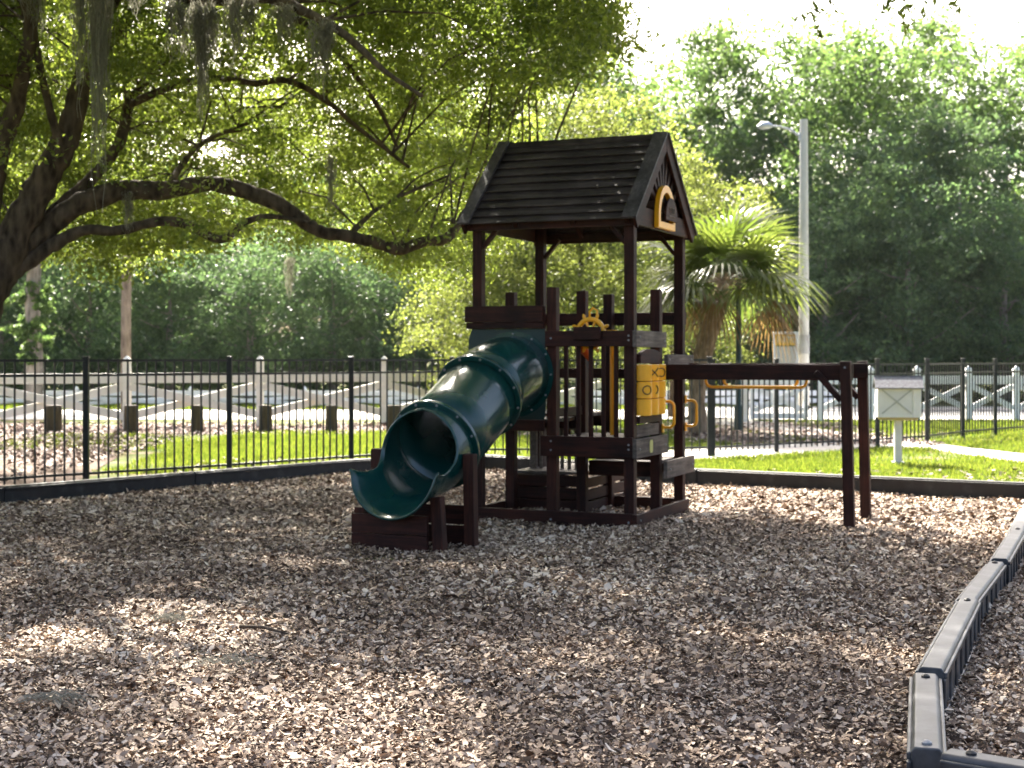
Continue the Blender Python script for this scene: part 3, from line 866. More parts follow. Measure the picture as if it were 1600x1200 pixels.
# trestles
def trestle(y, xs, ztop, boards, splay=0.03):
    root = None
    for j, x in enumerate(xs):
        s = -1 if j == 0 else 1
        MB().beam((x+s*splay, y, -0.04), (x, y, ztop[j]), 0.09, 0.09, up=(0, 1, 0)).build("slide_post", wood_post, slide, bevel=0.006)
    for (z0, z1, off) in boards:
        MB().box((xs[0]-0.05, y+off-0.02, z0), (xs[1]-0.046, y+off+0.02, z1)).build("slide_board", wood_x, slide, bevel=0.004)
trestle(-2.13, (-1.53, -0.875), (0.33, 0.43), ((-0.02, 0.13, -0.066), (0.135, 0.285, -0.066)))
trestle(-1.80, (-1.56, -0.745), (0.77, 0.745), ((0.0, 0.17, 0.066), (0.18, 0.33, 0.066)), 0.015)

# ---- tic tac toe spinner panel between post A and F
tt = MB()
arch = [(PW+0.02, 1.455), (PW+0.02, 1.515)] + [((YF/2)-(YF/2-PW-0.02)*math.cos(math.pi*i/10), 1.515+0.07*math.sin(math.pi*i/10)) for i in range(1, 10)] + [(YF-PW-0.02, 1.515), (YF-PW-0.02, 1.455)]
M = Matrix(((0, 1, 0, 0), (1, 0, 0, 0), (0, 0, 1, 0), (0, 0, 0, 1)))
tt.prism(arch, 0.03, 0.075, M)
tic = tt.build("spinner_panel", wood_y, PS, bevel=0.004)
MB().box((0.03, PW+0.01, 0.92), (0.07, YF-PW-0.01, 0.985)).build("panel_foot", wood_y, tic, bevel=0.004)
board((0.004, PW+0.01, 0.80), (0.044, YF-PW-0.01, 0.905), gray_y, "panel_board")
cw = (YF-2*PW-0.04)/3; chh = 0.150
marks = {(2, 1): 'X', (2, 2): 'O', (1, 0): 'O', (1, 1): ')', (2, 0): '', (1, 2): '', (0, 0): '', (0, 1): '', (0, 2): ''}
for r_ in range(3):
    for c in range(3):
        y = PW+0.02+cw*(c+0.5); z0 = 0.99+r_*(chh+0.004)
        cyl = MB().lathe([(cw/2-0.006, 0), (cw/2-0.002, 0.004), (cw/2-0.002, chh-0.006), (cw/2-0.006, chh-0.002)], 28, (0.035, y, z0)).build("spinner_cylinder", yellow_pl, tic, smooth=True)
        mk = marks[(r_, c)]
        rr = cw/2 + 0.0005
        def on(a, z): return Vector((0.035+rr*math.cos(a), y+rr*math.sin(a), z))
        pts = []
        zc = z0+chh/2; mm = MB()
        A0 = -0.62   # the mark is turned a little towards the front
        if mk == 'X':
            for s in (-1, 1):
                mm.tube([on(A0 + 0.45*k, zc+s*0.040*k) for k in (-1, -.5, 0, .5, 1)], 0.005, 6)
        elif mk in ('O', ')'):
            a0, a1 = (0, 2*math.pi) if mk == 'O' else (-1.3, 1.3)
            mm.tube([on(A0 + 0.42*math.cos(a0+(a1-a0)*i/20), zc+0.038*math.sin(a0+(a1-a0)*i/20)) for i in range(21)], 0.005, 6, cap=False)
        if mm.v: mm.build("mark", black_mark, cyl)
for z in (0.99+chh, 0.99+2*chh+0.004, ):
    MB().tube([(0.035, PW, z+0.001), (0.035, YF-PW, z+0.001)], 0.010, 8).build("rod", black_mark, tic)
# sticker on the side rim
stk = MB()
ov = [(0.34+0.03*math.cos(a), 0.705+0.055*math.sin(a)) for a in [2*math.pi*i/20 for i in range(20)]]
ov = [(0.31, 0.65), (0.37, 0.65), (0.385, 0.67), (0.385, 0.745), (0.37, 0.765), (0.31, 0.765), (0.295, 0.745), (0.295, 0.67)]
stk.prism(ov, PW+0.041, PW+0.044, M)
stk.build("sticker", label_m, PS)
# grab handles
def grip(x, y, z0, z1, out=0.11):
    pts = [(x, y, z0)] + [(x+out-0.05+0.05*math.sin(a), y, z0+0.05-0.05*math.cos(a)) for a in [math.pi/2*k/5 for k in range(6)]] + \
          [(x+out-0.05+0.05*math.cos(a), y, z1-0.05+0.05*math.sin(a)) for a in [math.pi/2*k/5 for k in range(6)]] + [(x, y, z1)]
    o = MB().tube(pts, 0.014, 10).build("grab_handle", yellow_pl, PS, smooth=True)
    MB().box((x-0.004, y-0.022, z0-0.05), (x+0.010, y+0.022, z0+0.03)).build("handle_foot", yellow_pl, o, bevel=0.003)
    MB().box((x-0.004, y-0.022, z1-0.03), (x+0.010, y+0.022, z1+0.05)).build("handle_foot", yellow_pl, o, bevel=0.003)
grip(PW+0.01, YF+0.02, 0.86, 1.10); grip(PW+0.01, YB+0.02, 0.84, 1.09)
# steering wheel on the front rail
wc = Vector((XE+0.345, -0.115, 1.735))
wh = MB()
def circ(r, n=32, c=wc, y=0): return [c+Vector((r*math.cos(2*math.pi*i/n), y, r*math.sin(2*math.pi*i/n))) for i in range(n+1)]
wh.tube(circ(0.125), 0.022, 10, cap=False)
for k in range(8):
    a = 2*math.pi*(k+0.5)/8; d = Vector((math.cos(a), 0, math.sin(a)))
    wh.tube([wc+d*0.02, wc+d*0.125], 0.011, 8)
    wh.tube([wc+d*0.135, wc+d*0.165, wc+d*0.185], [0.012, 0.017, 0.008], 8)
wh.tube([wc+Vector((0, -0.02, 0)), wc+Vector((0, 0.03, 0))], 0.035, 14)
wheel = wh.build("steering_wheel", yellow_pl, PS, smooth=True); wheel.location = (0.0, 0.15, -0.01)
board((XE+0.24, -0.125, 1.665), (XE+0.49, -0.09, 1.78), wood_x, "wheel_board")
MB().tube([(XE+0.315, 0.10, 1.84), (XE+0.315, 0.10, 1.92), (XE+0.345, 0.10, 1.955), (XE+0.385, 0.10, 1.93), (XE+0.385, 0.10, 1.84)], 0.010, 8).build("wheel_loop", yellow_pl, PS, smooth=True)
# lower wheel part, its backlight painted in as orange, and yellow pole inside
MB().tube([(XE+0.23, 0.06, 1.62), (XE+0.27, 0.12, 1.55), (XE+0.29, 0.16, 1.49)], [0.05, 0.035, 0.02], 14).build("backlit_wheel_part", backlit_pl, PS, smooth=True)
MB().tube([(XE+0.42, 0.42, 0.80), (XE+0.42, 0.42, 1.70)], 0.022, 12).box((XE+0.38, 0.38, 1.66), (XE+0.46, 0.46, 1.76)).build("climbing_pole", yellow_pl, PS, smooth=True)
MB().tube([(XE+0.06, YF-0.1, 1.66), (XE+0.10, YF-0.1, 1.58), (XE+0.10, YF-0.1, 1.50)], 0.016, 8).build("grab_handle", yellow_pl, PS, smooth=True)
MB().ring((XE+0.22, YB+0.02, 0.60), (0, 1, 0), 0.05, 0.025, 0.02, 20).build("climbing_ring", yellow_pl, PS, smooth=True)

# ---- overhead bars on the right
NX = 1.745
bm_ = MB()
MB().box((PW+0.046, YF-0.075, 1.305), (NX+0.075, YF-0.035, 1.445)).build("overhead_beam", wood_x, PS, bevel=0.005)
MB().box((PW+0.046, 1.50-0.02, 1.315), (NX+0.085, 1.50+0.02, 1.455)).build("overhead_beam", wood_x, PS, bevel=0.005)
for (y, yo) in ((YF-0.105-0.0, -1), (1.50+0.068, 1)):
    MB().beam((NX+0.055, y, -0.05), (NX+0.02, y, 1.475), 0.092, 0.088, up=(0, 1, 0)).build("overhead_post", wood_post, PS, bevel=0.006)
    yb = y
    MB().beam((NX-0.02, yb, 1.13), (NX-0.24, yb, 1.38), 0.05, 0.075, up=(0, 1, 0)).build("knee_brace", wood_x, PS, bevel=0.004)
    for z in (1.42,):
        MB().tube([(NX+0.02, y-0.045, z), (NX+0.02, y-0.055, z)], 0.010, 10).build("bolt", bolt_m, PS)
MB().box((NX-0.09, YF-0.033, 1.36), (NX-0.05, 1.478, 1.44)).build("cross_beam", wood_y, PS, bevel=0.004)
for y in (YF+0.20, 1.27):
    x0, x1, zt, zb, r = 0.42, 1.36, 1.44, 1.235, 0.06
    if y > 1: x0, x1 = 0.52, 1.22
    pts = [(x0, y, zt)] + [(x0+r-r*math.cos(a), y, zb+r-r*math.sin(a)) for a in [math.pi/2*k/5 for k in range(6)]] + \
          [(x1-r+r*math.sin(a), y, zb+r-r*math.cos(a)) for a in [math.pi/2*k/5 for k in range(6)]] + [(x1, y, zt)]
    MB().tube(pts, 0.014, 10).build("swing_bar", yellow_pl, PS, smooth=True)
for x in (0.47, 1.29):
    MB().box((x-0.05, YF-0.033, 1.42), (x+0.05, 1.478, 1.45)).build("cross_beam", wood_y, PS, bevel=0.004)

# ------------------------------------------------------------ black picket fences
def picket_fence(name, pts, label, h=1.46, rails=(1.36, 1.22, 0.13), n_pick=16, cap=True, pick=0.009, group=None):
    f = tag(empty(name, (*pts[0], 0)), label, 'fence', group)
    o = Vector((*pts[0], 0))
    for (x, y) in pts:
        p = Vector((x, y, 0)) - o
        ps = MB().box((p.x-0.033, p.y-0.033, -0.03), (p.x+0.033, p.y+0.033, h)).build("fence_post", black_metal, f, bevel=0.003)
        if cap: MB().box((p.x-0.040, p.y-0.040, h+0.001), (p.x+0.040, p.y+0.040, h+0.028)).build("post_cap", black_metal, ps, bevel=0.006)
    for a, b in zip(pts, pts[1:]):
        A = Vector((*a, 0)) - o; B = Vector((*b, 0)) - o; d = (B-A).normalized(); L = (B-A).length
        A = A + d*0.034; B = B - d*0.034
        mb = MB()
        zup = Vector((0, 0, 1))
        for z in rails: mb.beam(A+zup*z, B+zup*z, 0.024, 0.030)
        n = max(4, round(L/(0.131 if n_pick == 16 else 0.15)))
        for i in range(1, n):
            q = A.lerp(B, i/n)
            M = Matrix.Translation(q) @ Matrix.Rotation(math.atan2(d.y, d.x), 4, 'Z')
            mb.box((-pick, -0.009, 0.06), (pick, 0.009, rails[0]+0.02), M)
        mb.build("picket_panel", black_metal, f)
    return f
st_ = Vector((1.43, 1.50))
picket_fence("metal_fence", [(-9.36, 13.1), (-7.93, 14.6), (-6.50, 16.1), (-5.07, 17.6), (-3.64, 19.04), (-2.25, 20.7), (-0.9, 22.2), (1.0, 22.4), (3.04, 22.75)],
             'black metal picket fence left of and behind the playset', h=1.50, rails=(1.475, 1.30, 0.13))
picket_fence("metal_fence", [(3.10, 22.80), (4.24, 23.7), (6.18, 25.0), (7.34, 26.15), (8.45, 27.7), (9.40, 28.75), (10.8, 30.2)],
             'black metal picket fence beside the concrete path right of the playset', h=1.47, rails=(1.40, 1.235, 0.13), n_pick=16)
picket_fence("metal_fence", [(11.0+2.2*i, 49.5) for i in range(-2, 6)],
             'distant black metal fence across the road at far right', h=1.36, rails=(1.30, 1.10, 0.13), n_pick=14)

# ------------------------------------------------------------ white crossbuck fences
def cross_fence(name, pts, label, h, rail, xz, bw, pw, mat, capped=True, group=None, cat='fence', skip=()):
    f = tag(empty(name, (*pts[0], 0)), label, cat, group); o = Vector((*pts[0], 0))
    for (x, y) in pts:
        p = Vector((x, y, 0)) - o
        ps = MB().box((p.x-pw/2, p.y-pw/2, -0.02), (p.x+pw/2, p.y+pw/2, h-0.10)).build("fence_post", mat, f, bevel=0.006)
        if capped:
            c = MB(); w = pw/2
            prof = [(w*1.25*1.41, 0), (w*1.25*1.41, 0.02), (w*0.85*1.41, 0.035), (w*0.9*1.41, 0.05), (0.01, 0.115)]
            c.lathe(prof, 4, (0, 0, 0))
            for v in c.v:
                v.rotate(Matrix.Rotation(R(45), 3, 'Z')); v += Vector((p.x, p.y, h-0.099))
            c.build("post_cap", mat, ps, bevel=0.003)
    zup = Vector((0, 0, 1))
    for i, (a, b) in enumerate(zip(pts, pts[1:])):
        if i in skip: continue
        A = Vector((*a, 0)) - o; B = Vector((*b, 0)) - o; d = (B-A).normalized()
        A += d*(pw/2+0.002); B -= d*(pw/2+0.002)
        MB().beam(A+zup*(rail[0]+rail[1])/2, B+zup*(rail[0]+rail[1])/2, 0.04, rail[1]-rail[0]).build("top_rail", mat, f, bevel=0.003)
        side = Vector((-d.y, d.x, 0))
        MB().beam(A+zup*(xz[1]-bw/2)-side*0.022, B+zup*(xz[0]+bw/2)-side*0.022, 0.04, bw).build("cross_brace", mat, f, bevel=0.003)
        MB().beam(A+zup*(xz[0]+bw/2)+side*0.022, B+zup*(xz[1]-bw/2)+side*0.022, 0.04, bw).build("cross_brace", mat, f, bevel=0.003)
    return f
wf = [(-5.58+2.65*i, 32.75+1.15*i) for i in range(-4, 4)]
cross_fence("white_fence", wf, 'cream crossbuck vinyl fence with pointed post caps behind the log bollards', 1.54, (0.97, 1.18), (0.18, 0.98), 0.17, 0.15, white_vinyl)
cross_fence("white_fence", [(-10.0+3.55*i, 46) for i in range(-2, 7)], 'low white fence far across the lane behind the cream crossbuck fence', 0.62, (0.34, 0.50), (0.02, 0.36), 0.12, 0.11, white_far)
pX = lambda p, Y_=35.6: ((p-800)/F*Y_, Y_)
cross_fence("white_fence", [pX(1282), pX(1360), pX(1433), pX(1513), pX(1588), pX(1663), pX(1738)], 'white crossbuck fence with pointed caps seen behind the right black fence', 1.31, (0.88, 1.08), (0.24, 0.90), 0.13, 0.135, white_far)
# gate leaf
gt = tag(empty("white_gate", (*pX(1172), 0)), 'white crossbuck gate hung between the wide pillar and the fence', 'gate')
Lg = (1262-1172)/F*35.6
MB().box((0, -.04, .03), (.10, .04, 1.08)).build("gate_stile", white_far, gt, bevel=.004); MB().box((Lg-.10, -.04, .03), (Lg, .04, 1.08)).build("gate_stile", white_far, gt, bevel=.004)
MB().box((.102, -.02, .86), (Lg-.102, .02, 1.06)).build("gate_rail", white_far, gt); MB().box((.102, -.02, .05), (Lg-.102, .02, .18)).build("gate_rail", white_far, gt)
MB().beam((.10, -.023, .25), (Lg-.1, -.023, .80), .03, .12).build("gate_brace", white_far, gt)
MB().beam((.10, .023, .80), (Lg-.1, .023, .25), .03, .12).build("gate_brace", white_far, gt)
hg = MB()
for z in (0.3, 0.85): hg.box((Lg+0.002, -0.06, z), (Lg+0.10, -0.045, z+0.035)).box((Lg+0.0, -0.06, z-0.03), (Lg+0.03, -0.04, z+0.065))
hg.build("gate_hinge", black_metal, gt)
plr = tag(empty("white_pillar", (*pX(1161), 0)), 'wide square cream pillar at the left end of the white gate', 'pillar')
MB().box((-0.10, -0.10, 0), (0.10, 0.10, 1.08)).build("shaft", white_vinyl, plr, bevel=.006); MB().box((-0.12, -0.12, 1.081), (0.12, 0.12, 1.12)).build("pillar_cap", white_vinyl, plr, bevel=.006)

# ------------------------------------------------------------ log bollards
lbl = {84: 'short dark log bollard farthest left, beside the first black fence post', 205: 'short dark log bollard in front of the cream fence post at the pine trunk',
       308: 'dark log bollard just left of the second black fence post', 415: 'dark log bollard in front of the cream fence post right of the second black post',
       517: 'slimmer log bollard just left of the third black fence post', 615: 'sunlit log bollard beside the slide tube'}
for p_, wdt in ((84, 26), (205, 23), (308, 20), (415, 21), (517, 17), (615, 22)):
    b = G(p_, 676)
    root = tag(empty("log_bollard", b), lbl[p_], 'bollard', 'short log bollards behind the left black fence')
    r = wdt/2/F*b.y; rnd = random.Random(p_)
    MB().lathe([(r*1.04, -0.03), (r*1.0, 0.15), (r*0.98, 0.38), (r*0.97, 0.535), (r*0.90, 0.55)], 16).build("log", log_m, root, smooth=True)
    MB().lathe([(r*0.88, 0.5505), (r*0.84, 0.556)], 16).build("cut_top", far_bark, root)

# ------------------------------------------------------------ white box on a post
bx = tag(empty("information_box", G(1403, 725), R(-8)), 'small cream wooden box with grey shingle roof standing on a post on the lawn', 'box')
MB().box((-0.05, -0.05, -0.02), (0.05, 0.05, 0.66)).build("box_post", box_paint, bx, bevel=0.004)
MB().box((-0.085, -0.085, 0), (0.085, 0.085, 0.035)).build("post_foot", galv, bx, bevel=0.004)
bd_ = MB().box((-0.30, -0.17, 0.665), (0.30, 0.17, 1.09)).build("box_body", box_paint, bx, bevel=0.005)
MB().beam((-0.24, -0.176, 0.72), (0.17, -0.176, 1.06), 0.008, 0.022).beam((-0.24, -0.178, 1.06), (0.17, -0.178, 0.72), 0.008, 0.022).build("cross_trim", pole_m, bd_)
fr = MB()
fr.box((-0.30, -0.180, 0.667), (-0.265, -0.172, 1.088)).box((0.185, -0.180, 0.667), (0.22, -0.172, 1.088)).box((-0.264, -0.180, 0.667), (0.184, -0.172, 0.70)).box((-0.264, -0.180, 1.055), (0.184, -0.172, 1.088))
fr.build("front_frame", box_paint, bd_, bevel=.002)
MB().box((-0.26, -0.15, 0.63), (0.26, 0.15, 0.664)).build("box_base", tan_m, bx, bevel=0.004)
rf = MB()
for k in range(3):
    for s in (-1, 1):
        y0 = -0.225+0.075*k; z0 = 1.07+0.055*k
        vs = [(-0.335, s*y0, z0), (0.335, s*y0, z0), (0.335, s*(y0+0.085), z0+0.062), (-0.335, s*(y0+0.085), z0+0.062)]
        vs2 = [(x, y, z+0.016) for x, y, z in vs]
        rf.add(vs+vs2, [(0,1,2,3),(7,6,5,4),(0,4,5,1),(1,5,6,2),(2,6,7,3),(3,7,4,0)])
rf.build("shingle_roof", shingle_m, bx)
MB().prism([(-0.17, 1.092), (0.17, 1.092), (0, 1.225)], -0.298, 0.298, Matrix(((0,1,0,0),(1,0,0,0),(0,0,1,0),(0,0,0,1)))).build("gable_end", box_paint, bx)

# ------------------------------------------------------------ street light, lantern, notice sign
Yp = 38.0
sl = tag(empty("street_light", ((1256-800)/F*Yp, Yp, 0)), 'tall pale concrete pole with a curved arm street light', 'street light')
MB().tube([(0, 0, 0), (0, 0, 4), (0, 0, 7.64)], [0.145, 0.125, 0.10], 12).build("pole", pole_m, sl, smooth=True)
MB().tube([(0, 0, 1.62), (0, 0, 2.1)], [0.149, 0.146], 12, ).build("grey_band", pole_grey, sl, smooth=True)
arm = MB().tube([(-0.10, 0, 7.20), (-0.35, 0, 7.38), (-0.6, 0, 7.46), (-0.85, 0, 7.48)], [0.03, 0.028, 0.025, 0.025], 8).box((-0.13, -0.04, 7.1), (-0.08, 0.04, 7.3)).build("lamp_arm", galv, sl, smooth=True)
MB().tube([(-0.80, 0, 7.475), (-0.92, 0, 7.49), (-1.08, 0, 7.475), (-1.2, 0, 7.45)], [0.04, 0.10, 0.10, 0.03], 12).build("lamp_head", galv, sl, smooth=True)
ln_ = tag(empty("lamp_post", G(1154, 675)), 'dark green lantern lamp post in front of the palm tree', 'lamp post')
yy = ln_.location.y; z_ = lambda p: CAMZ+(560-p)*yy/F
MB().tube([(0, 0, 0), (0, 0, 0.5), (0, 0, 0.55), (0, 0, z_(398))], [0.10, 0.09, 0.06, 0.05], 12).build("pole", lamp_metal, ln_, smooth=True)
MB().tube([(0, 0, z_(398)), (0, 0, z_(392)), (0, 0, z_(383))], [0.05, 0.16, 0.13], 6).build("lantern_base", lamp_metal, ln_)
MB().tube([(0, 0, z_(383)+.002), (0, 0, z_(360))], [0.12, 0.17], 6).build("lantern_glass", glass_m, ln_)
MB().tube([(0, 0, z_(360)+.002), (0, 0, z_(352)), (0, 0, z_(345)), (0, 0, z_(340))], [0.21, 0.12, 0.04, 0.02], 6).build("lantern_roof", lamp_metal, ln_)
ns = tag(empty("notice_board", ((1228-800)/F*34.0, 34.0, 0)), 'white framed notice board with a yellow top strip beside the concrete pole', 'notice board')
k_ = 34.0/F
MB().box((-20*k_, -.03, 0), (-17*k_, .03, 2.055)).build("frame_post", white_far, ns, bevel=.005); MB().box((15*k_, -.03, 0), (19*k_, .03, 2.055)).build("frame_post", white_far, ns, bevel=.005)
MB().box((-20*k_, -.04, 2.056), (19*k_, .04, 2.11)).build("frame_top", white_far, ns, bevel=.005)
MB().box((-17*k_+.002, -.015, 1.80), (15*k_-.002, .015, 2.054)).build("yellow_strip", sign_y, ns)
MB().box((-17*k_+.002, -.015, 1.10), (15*k_-.002, .015, 1.775)).build("notice_panel", sign_w, ns)
lt_ = MB()
for i in range(4):
    x = -14*k_ + i*7*k_
    lt_.box((x, -.021, 1.86), (x+.025, -.016, 2.02)).box((x+.05, -.021, 1.86), (x+.072, -.016, 2.02))
lt_.build("sign_lettering", sign_w, ns)

# ------------------------------------------------------------ leaves and trees
def leaf_cloud(C, size, rng, aspect=0.45, flat=0.0, droop=0.0):
    n = len(C)
    a = rng.normal(0, 1, (n, 3)); a[:, 2] = a[:, 2]*(1-flat) - droop
    a /= np.linalg.norm(a, axis=1, keepdims=True)
    b = rng.normal(0, 1, (n, 3)); b -= a*(a*b).sum(1, keepdims=True); b /= np.linalg.norm(b, axis=1, keepdims=True)
    c = np.cross(a, b)
    L = (size*rng.uniform(0.6, 1.35, n))[:, None]; w = L*aspect
    v = np.empty((n, 4, 3))
    v[:, 0] = C - a*L*0.5; v[:, 1] = C + b*w*0.5 + c*w*0.12; v[:, 2] = C + a*L*0.5; v[:, 3] = C - b*w*0.5 + c*w*0.12
    return v.reshape(-1, 3)

def clump_points(cent, rad, per, rng, flatz=0.55):
    """leaves gathered in sprigs inside flattened clumps"""
    n = len(cent)
    nsp = 9
    d = rng.normal(0, 1, (n, nsp, 3)); d /= np.linalg.norm(d, axis=2, keepdims=True)
    rr = rng.uniform(0.2, 1, (n, nsp, 1))**0.5
    sp_ = cent[:, None, :] + d*rr*rad[:, None, None]*np.array([1, 1, flatz])
    m = per//nsp
    off = rng.normal(0, 1, (n, nsp, m, 3))*0.30*rad[:, None, None, None]*np.array([1, 1, flatz])
    return (sp_[:, :, None, :] + off).reshape(-1, 3)

def crown_tint(P, rng, n_dir=None):
    t = 0.5 + 0.28*np.sin(P[:, 0]*1.9+P[:, 2]*1.3)*np.cos(P[:, 1]*1.6-P[:, 2]*0.9) + rng.normal(0, 0.2, len(P))
    return np.clip(t, 0, 1)

# ---- the live oak
OY = 15.5
oak = tag(empty("oak_tree", (-5.95, OY, 0)), 'big spreading live oak leaning in from the left with a long low limb', 'tree')
OO = Vector((-5.95, OY, 0))
def limb(pts, Y0, Y1, seg=12, name="limb", wob=0.0):
    n = len(pts); P = []; Rr = []
    for i, (px_, py_, r) in enumerate(pts):
        Yi = Y0 + (Y1-Y0)*i/(n-1)
        P.append(W(px_, py_, Yi) - OO); Rr.append(r*Yi/F)
    # catmull-rom refinement
    Q, S = [], []
    for i in range(n-1):
        p0 = P[max(i-1, 0)]; p1 = P[i]; p2 = P[i+1]; p3 = P[min(i+2, n-1)]
        for k in range(5):
            t = k/5
            q = 0.5*((2*p1) + (p2-p0)*t + (2*p0-5*p1+4*p2-p3)*t*t + (3*p1-p0-3*p2+p3)*t**3)
            rr = Rr[i]+(Rr[i+1]-Rr[i])*t
            rn = random.Random(int(q.x*997+q.z*131))
            Q.append(q+Vector((rn.uniform(-1, 1), rn.uniform(-1, 1), rn.uniform(-1, 1)))*rr*0.09); S.append(rr*rn.uniform(0.92, 1.10))
    Q.append(P[-1]); S.append(Rr[-1])
    return Q, S
LIMBS = [
    ([(-150, 812, 74), (-128, 770, 56), (-95, 690, 47), (-62, 610, 43), (-42, 530, 41), (-18, 450, 38), (14, 385, 34), (48, 318, 28), (82, 258, 25), (108, 205, 22), (130, 120, 17), (158, 30, 14), (175, -80, 11), (215, -260, 8), (260, -430, 5)], 15.5, 15.5),
    ([(-34, 470, 26), (-25, 400, 24), (-12, 290, 20), (8, 215, 17), (27, 160, 15), (41, 85, 13), (52, 0, 12), (60, -150, 9), (90, -330, 6)], 15.6, 14.6),
    ([(96, 230, 10), (84, 195, 8), (68, 130, 7), (55, 60, 6), (50, -20, 4)], 15.4, 15.0),
    ([(0, 400, 17), (32, 372, 16), (70, 345, 14), (105, 312, 12), (145, 277, 11.5), (187, 222, 11), (201, 165, 9), (222, 133, 8), (248, 105, 6), (300, 62, 4), (350, 20, 3)], 15.5, 16.4),
    ([(-12, 412, 22), (24, 391, 23), (62, 368, 21), (115, 325, 20), (185, 298, 19), (262, 298, 16), (318, 287, 14), (374, 296, 15), (434, 318, 14), (470, 342, 13), (500, 362, 11), (545, 369, 11), (590, 380, 10), (625, 390, 11), (660, 378, 9), (695, 374, 9), (715, 352, 8), (736, 322, 7), (790, 285, 5), (850, 262, 3)], 15.5, 16.6),
    ([(-28, 450, 14), (10, 432, 16), (50, 405, 15), (85, 381, 13), (130, 360, 10), (187, 360, 9), (247, 346, 9), (290, 350, 9), (345, 374, 8), (385, 346, 6), (425, 338, 5), (480, 348, 3)], 15.5, 15.9),
    ([(150, 60, 12), (195, -25, 13), (260, -14, 14), (330, 0, 12), (420, -4, 11), (480, 20, 9), (540, 55, 7), (600, 110, 5), (660, 150, 3)], 15.4, 12.3),
    ([(45, 60, 8), (38, -60, 9), (90, -78, 9), (155, -70, 8), (215, -60, 6), (300, -95, 4)], 15.3, 13.0),
    ([(201, 165, 7), (260, 138, 7), (330, 122, 6), (400, 130, 6), (450, 126, 6), (510, 158, 5), (560, 200, 4), (640, 262, 3)], 15.5, 16.2),
    ([(440, 20, 8), (500, 50, 6), (545, 105, 5), (590, 165, 4), (620, 230, 3)], 15.2, 15.9),
    ([(262, 298, 8), (285, 255, 6), (318, 222, 4.5), (360, 203, 3.4), (420, 178, 2), (470, 150, 0.8)], 15.9, 18.5),
    ([(545, 369, 6), (585, 330, 4), (640, 300, 3), (700, 275, 2)], 16.1, 17.0),
    ([(215, -260, 9), (380, -330, 9), (600, -380, 8), (850, -420, 6), (1100, -440, 4)], 15.5, 13.6),
    ([(175, -80, 9), (100, -260, 8), (150, -450, 7), (260, -700, 5)], 15.5, 10.5),
    ([(130, 120, 12), (200, 30, 10), (300, -80, 9), (420, -200, 7), (560, -300, 5)], 15.5, 18.5),
    ([(-60, 200, 10), (-200, 60, 9), (-420, -60, 7), (-700, -100, 4)], 15.5, 16),
]
tr = MB(); LP_ = []
for i, (pts, y0, y1) in enumerate(LIMBS):
    Q, S = limb([(a, b, c*0.86) for a, b, c in pts], y0, y1)
    LP_ += [(q, s) for q, s in zip(Q, S) if q.z > 1.2]
    if i == 0:
        tr.tube(Q, S, 18); tr.build("trunk", oak_bark, oak, smooth=True)
    else:
        MB().tube(Q, S, 12).build("limb", oak_bark, oak, smooth=True)
rng = np.random.default_rng(11)
# clumps seen in the photo: by direction, then pushed to their own distance
low_x = [-300, 60, 110, 170, 240, 300, 380, 450, 520, 580, 640, 700, 760, 840, 900]
low_y = [430, 400, 425, 445, 425, 392, 390, 400, 375, 420, 440, 455, 440, 330, 200]
HOLES = []  # ground spots meant to be sunlit; crown clumps shading them are left out
for (a, b, r_) in ((20, 850, .5), (90, 880, .4), (180, 845, .3), (330, 845, .25), (420, 838, .3), (480, 885, .35), (250, 945, .3), (340, 950, .2),
                   (150, 975, .2), (320, 1010, .25), (430, 1110, .25), (520, 1150, .3), (600, 1165, .2), (350, 1095, .2), (480, 1185, .2), (1000, 930, .12), (820, 905, .12), (900, 1060, .08), (80, 1010, .15), (650, 855, .3), (690, 890, .3), (0, 920, .3)):
    p_ = G(a, b); HOLES.append((p_.x, p_.y, r_))
kx, ky = -sdir.x/sdir.z, -sdir.y/sdir.z
cl, rd = [], []
while len(cl) < 2250:
    p = rng.uniform(-300, 955); y_ = rng.uniform(-120, 450)
    if y_ > np.interp(p, low_x, low_y) - 14: continue
    if p > 820 and y_ > 160 - (p-820)*0.6: 
        if not (p < 950 and y_ < 90): continue
    if y_ > 230 and rng.uniform() < 0.25: continue
    front = y_ < 130
    Yc = rng.uniform(14.5 if p < 560 else 13.6, 20.5) if front else rng.uniform(17.0, 24.0)
    if not front and rng.uniform() < 0.03: Yc = rng.uniform(14.6, 16)
    c_ = W(p, y_, Yc)
    gx_, gy_ = c_.x + kx*c_.z, c_.y + ky*c_.z
    if any(math.hypot(gx_-hx, gy_-hy) < hr + 0.12 for (hx, hy, hr) in HOLES) and rng.uniform() < 0.85: continue
    cl.append(c_); rd.append(rng.uniform(0.22, 0.5))
cl = np.array(cl); rd = np.array(rd)
leafP = clump_points(cl, rd, 198, rng)
V1 = leaf_cloud(leafP - np.array(OO), 0.068, rng, 0.42)
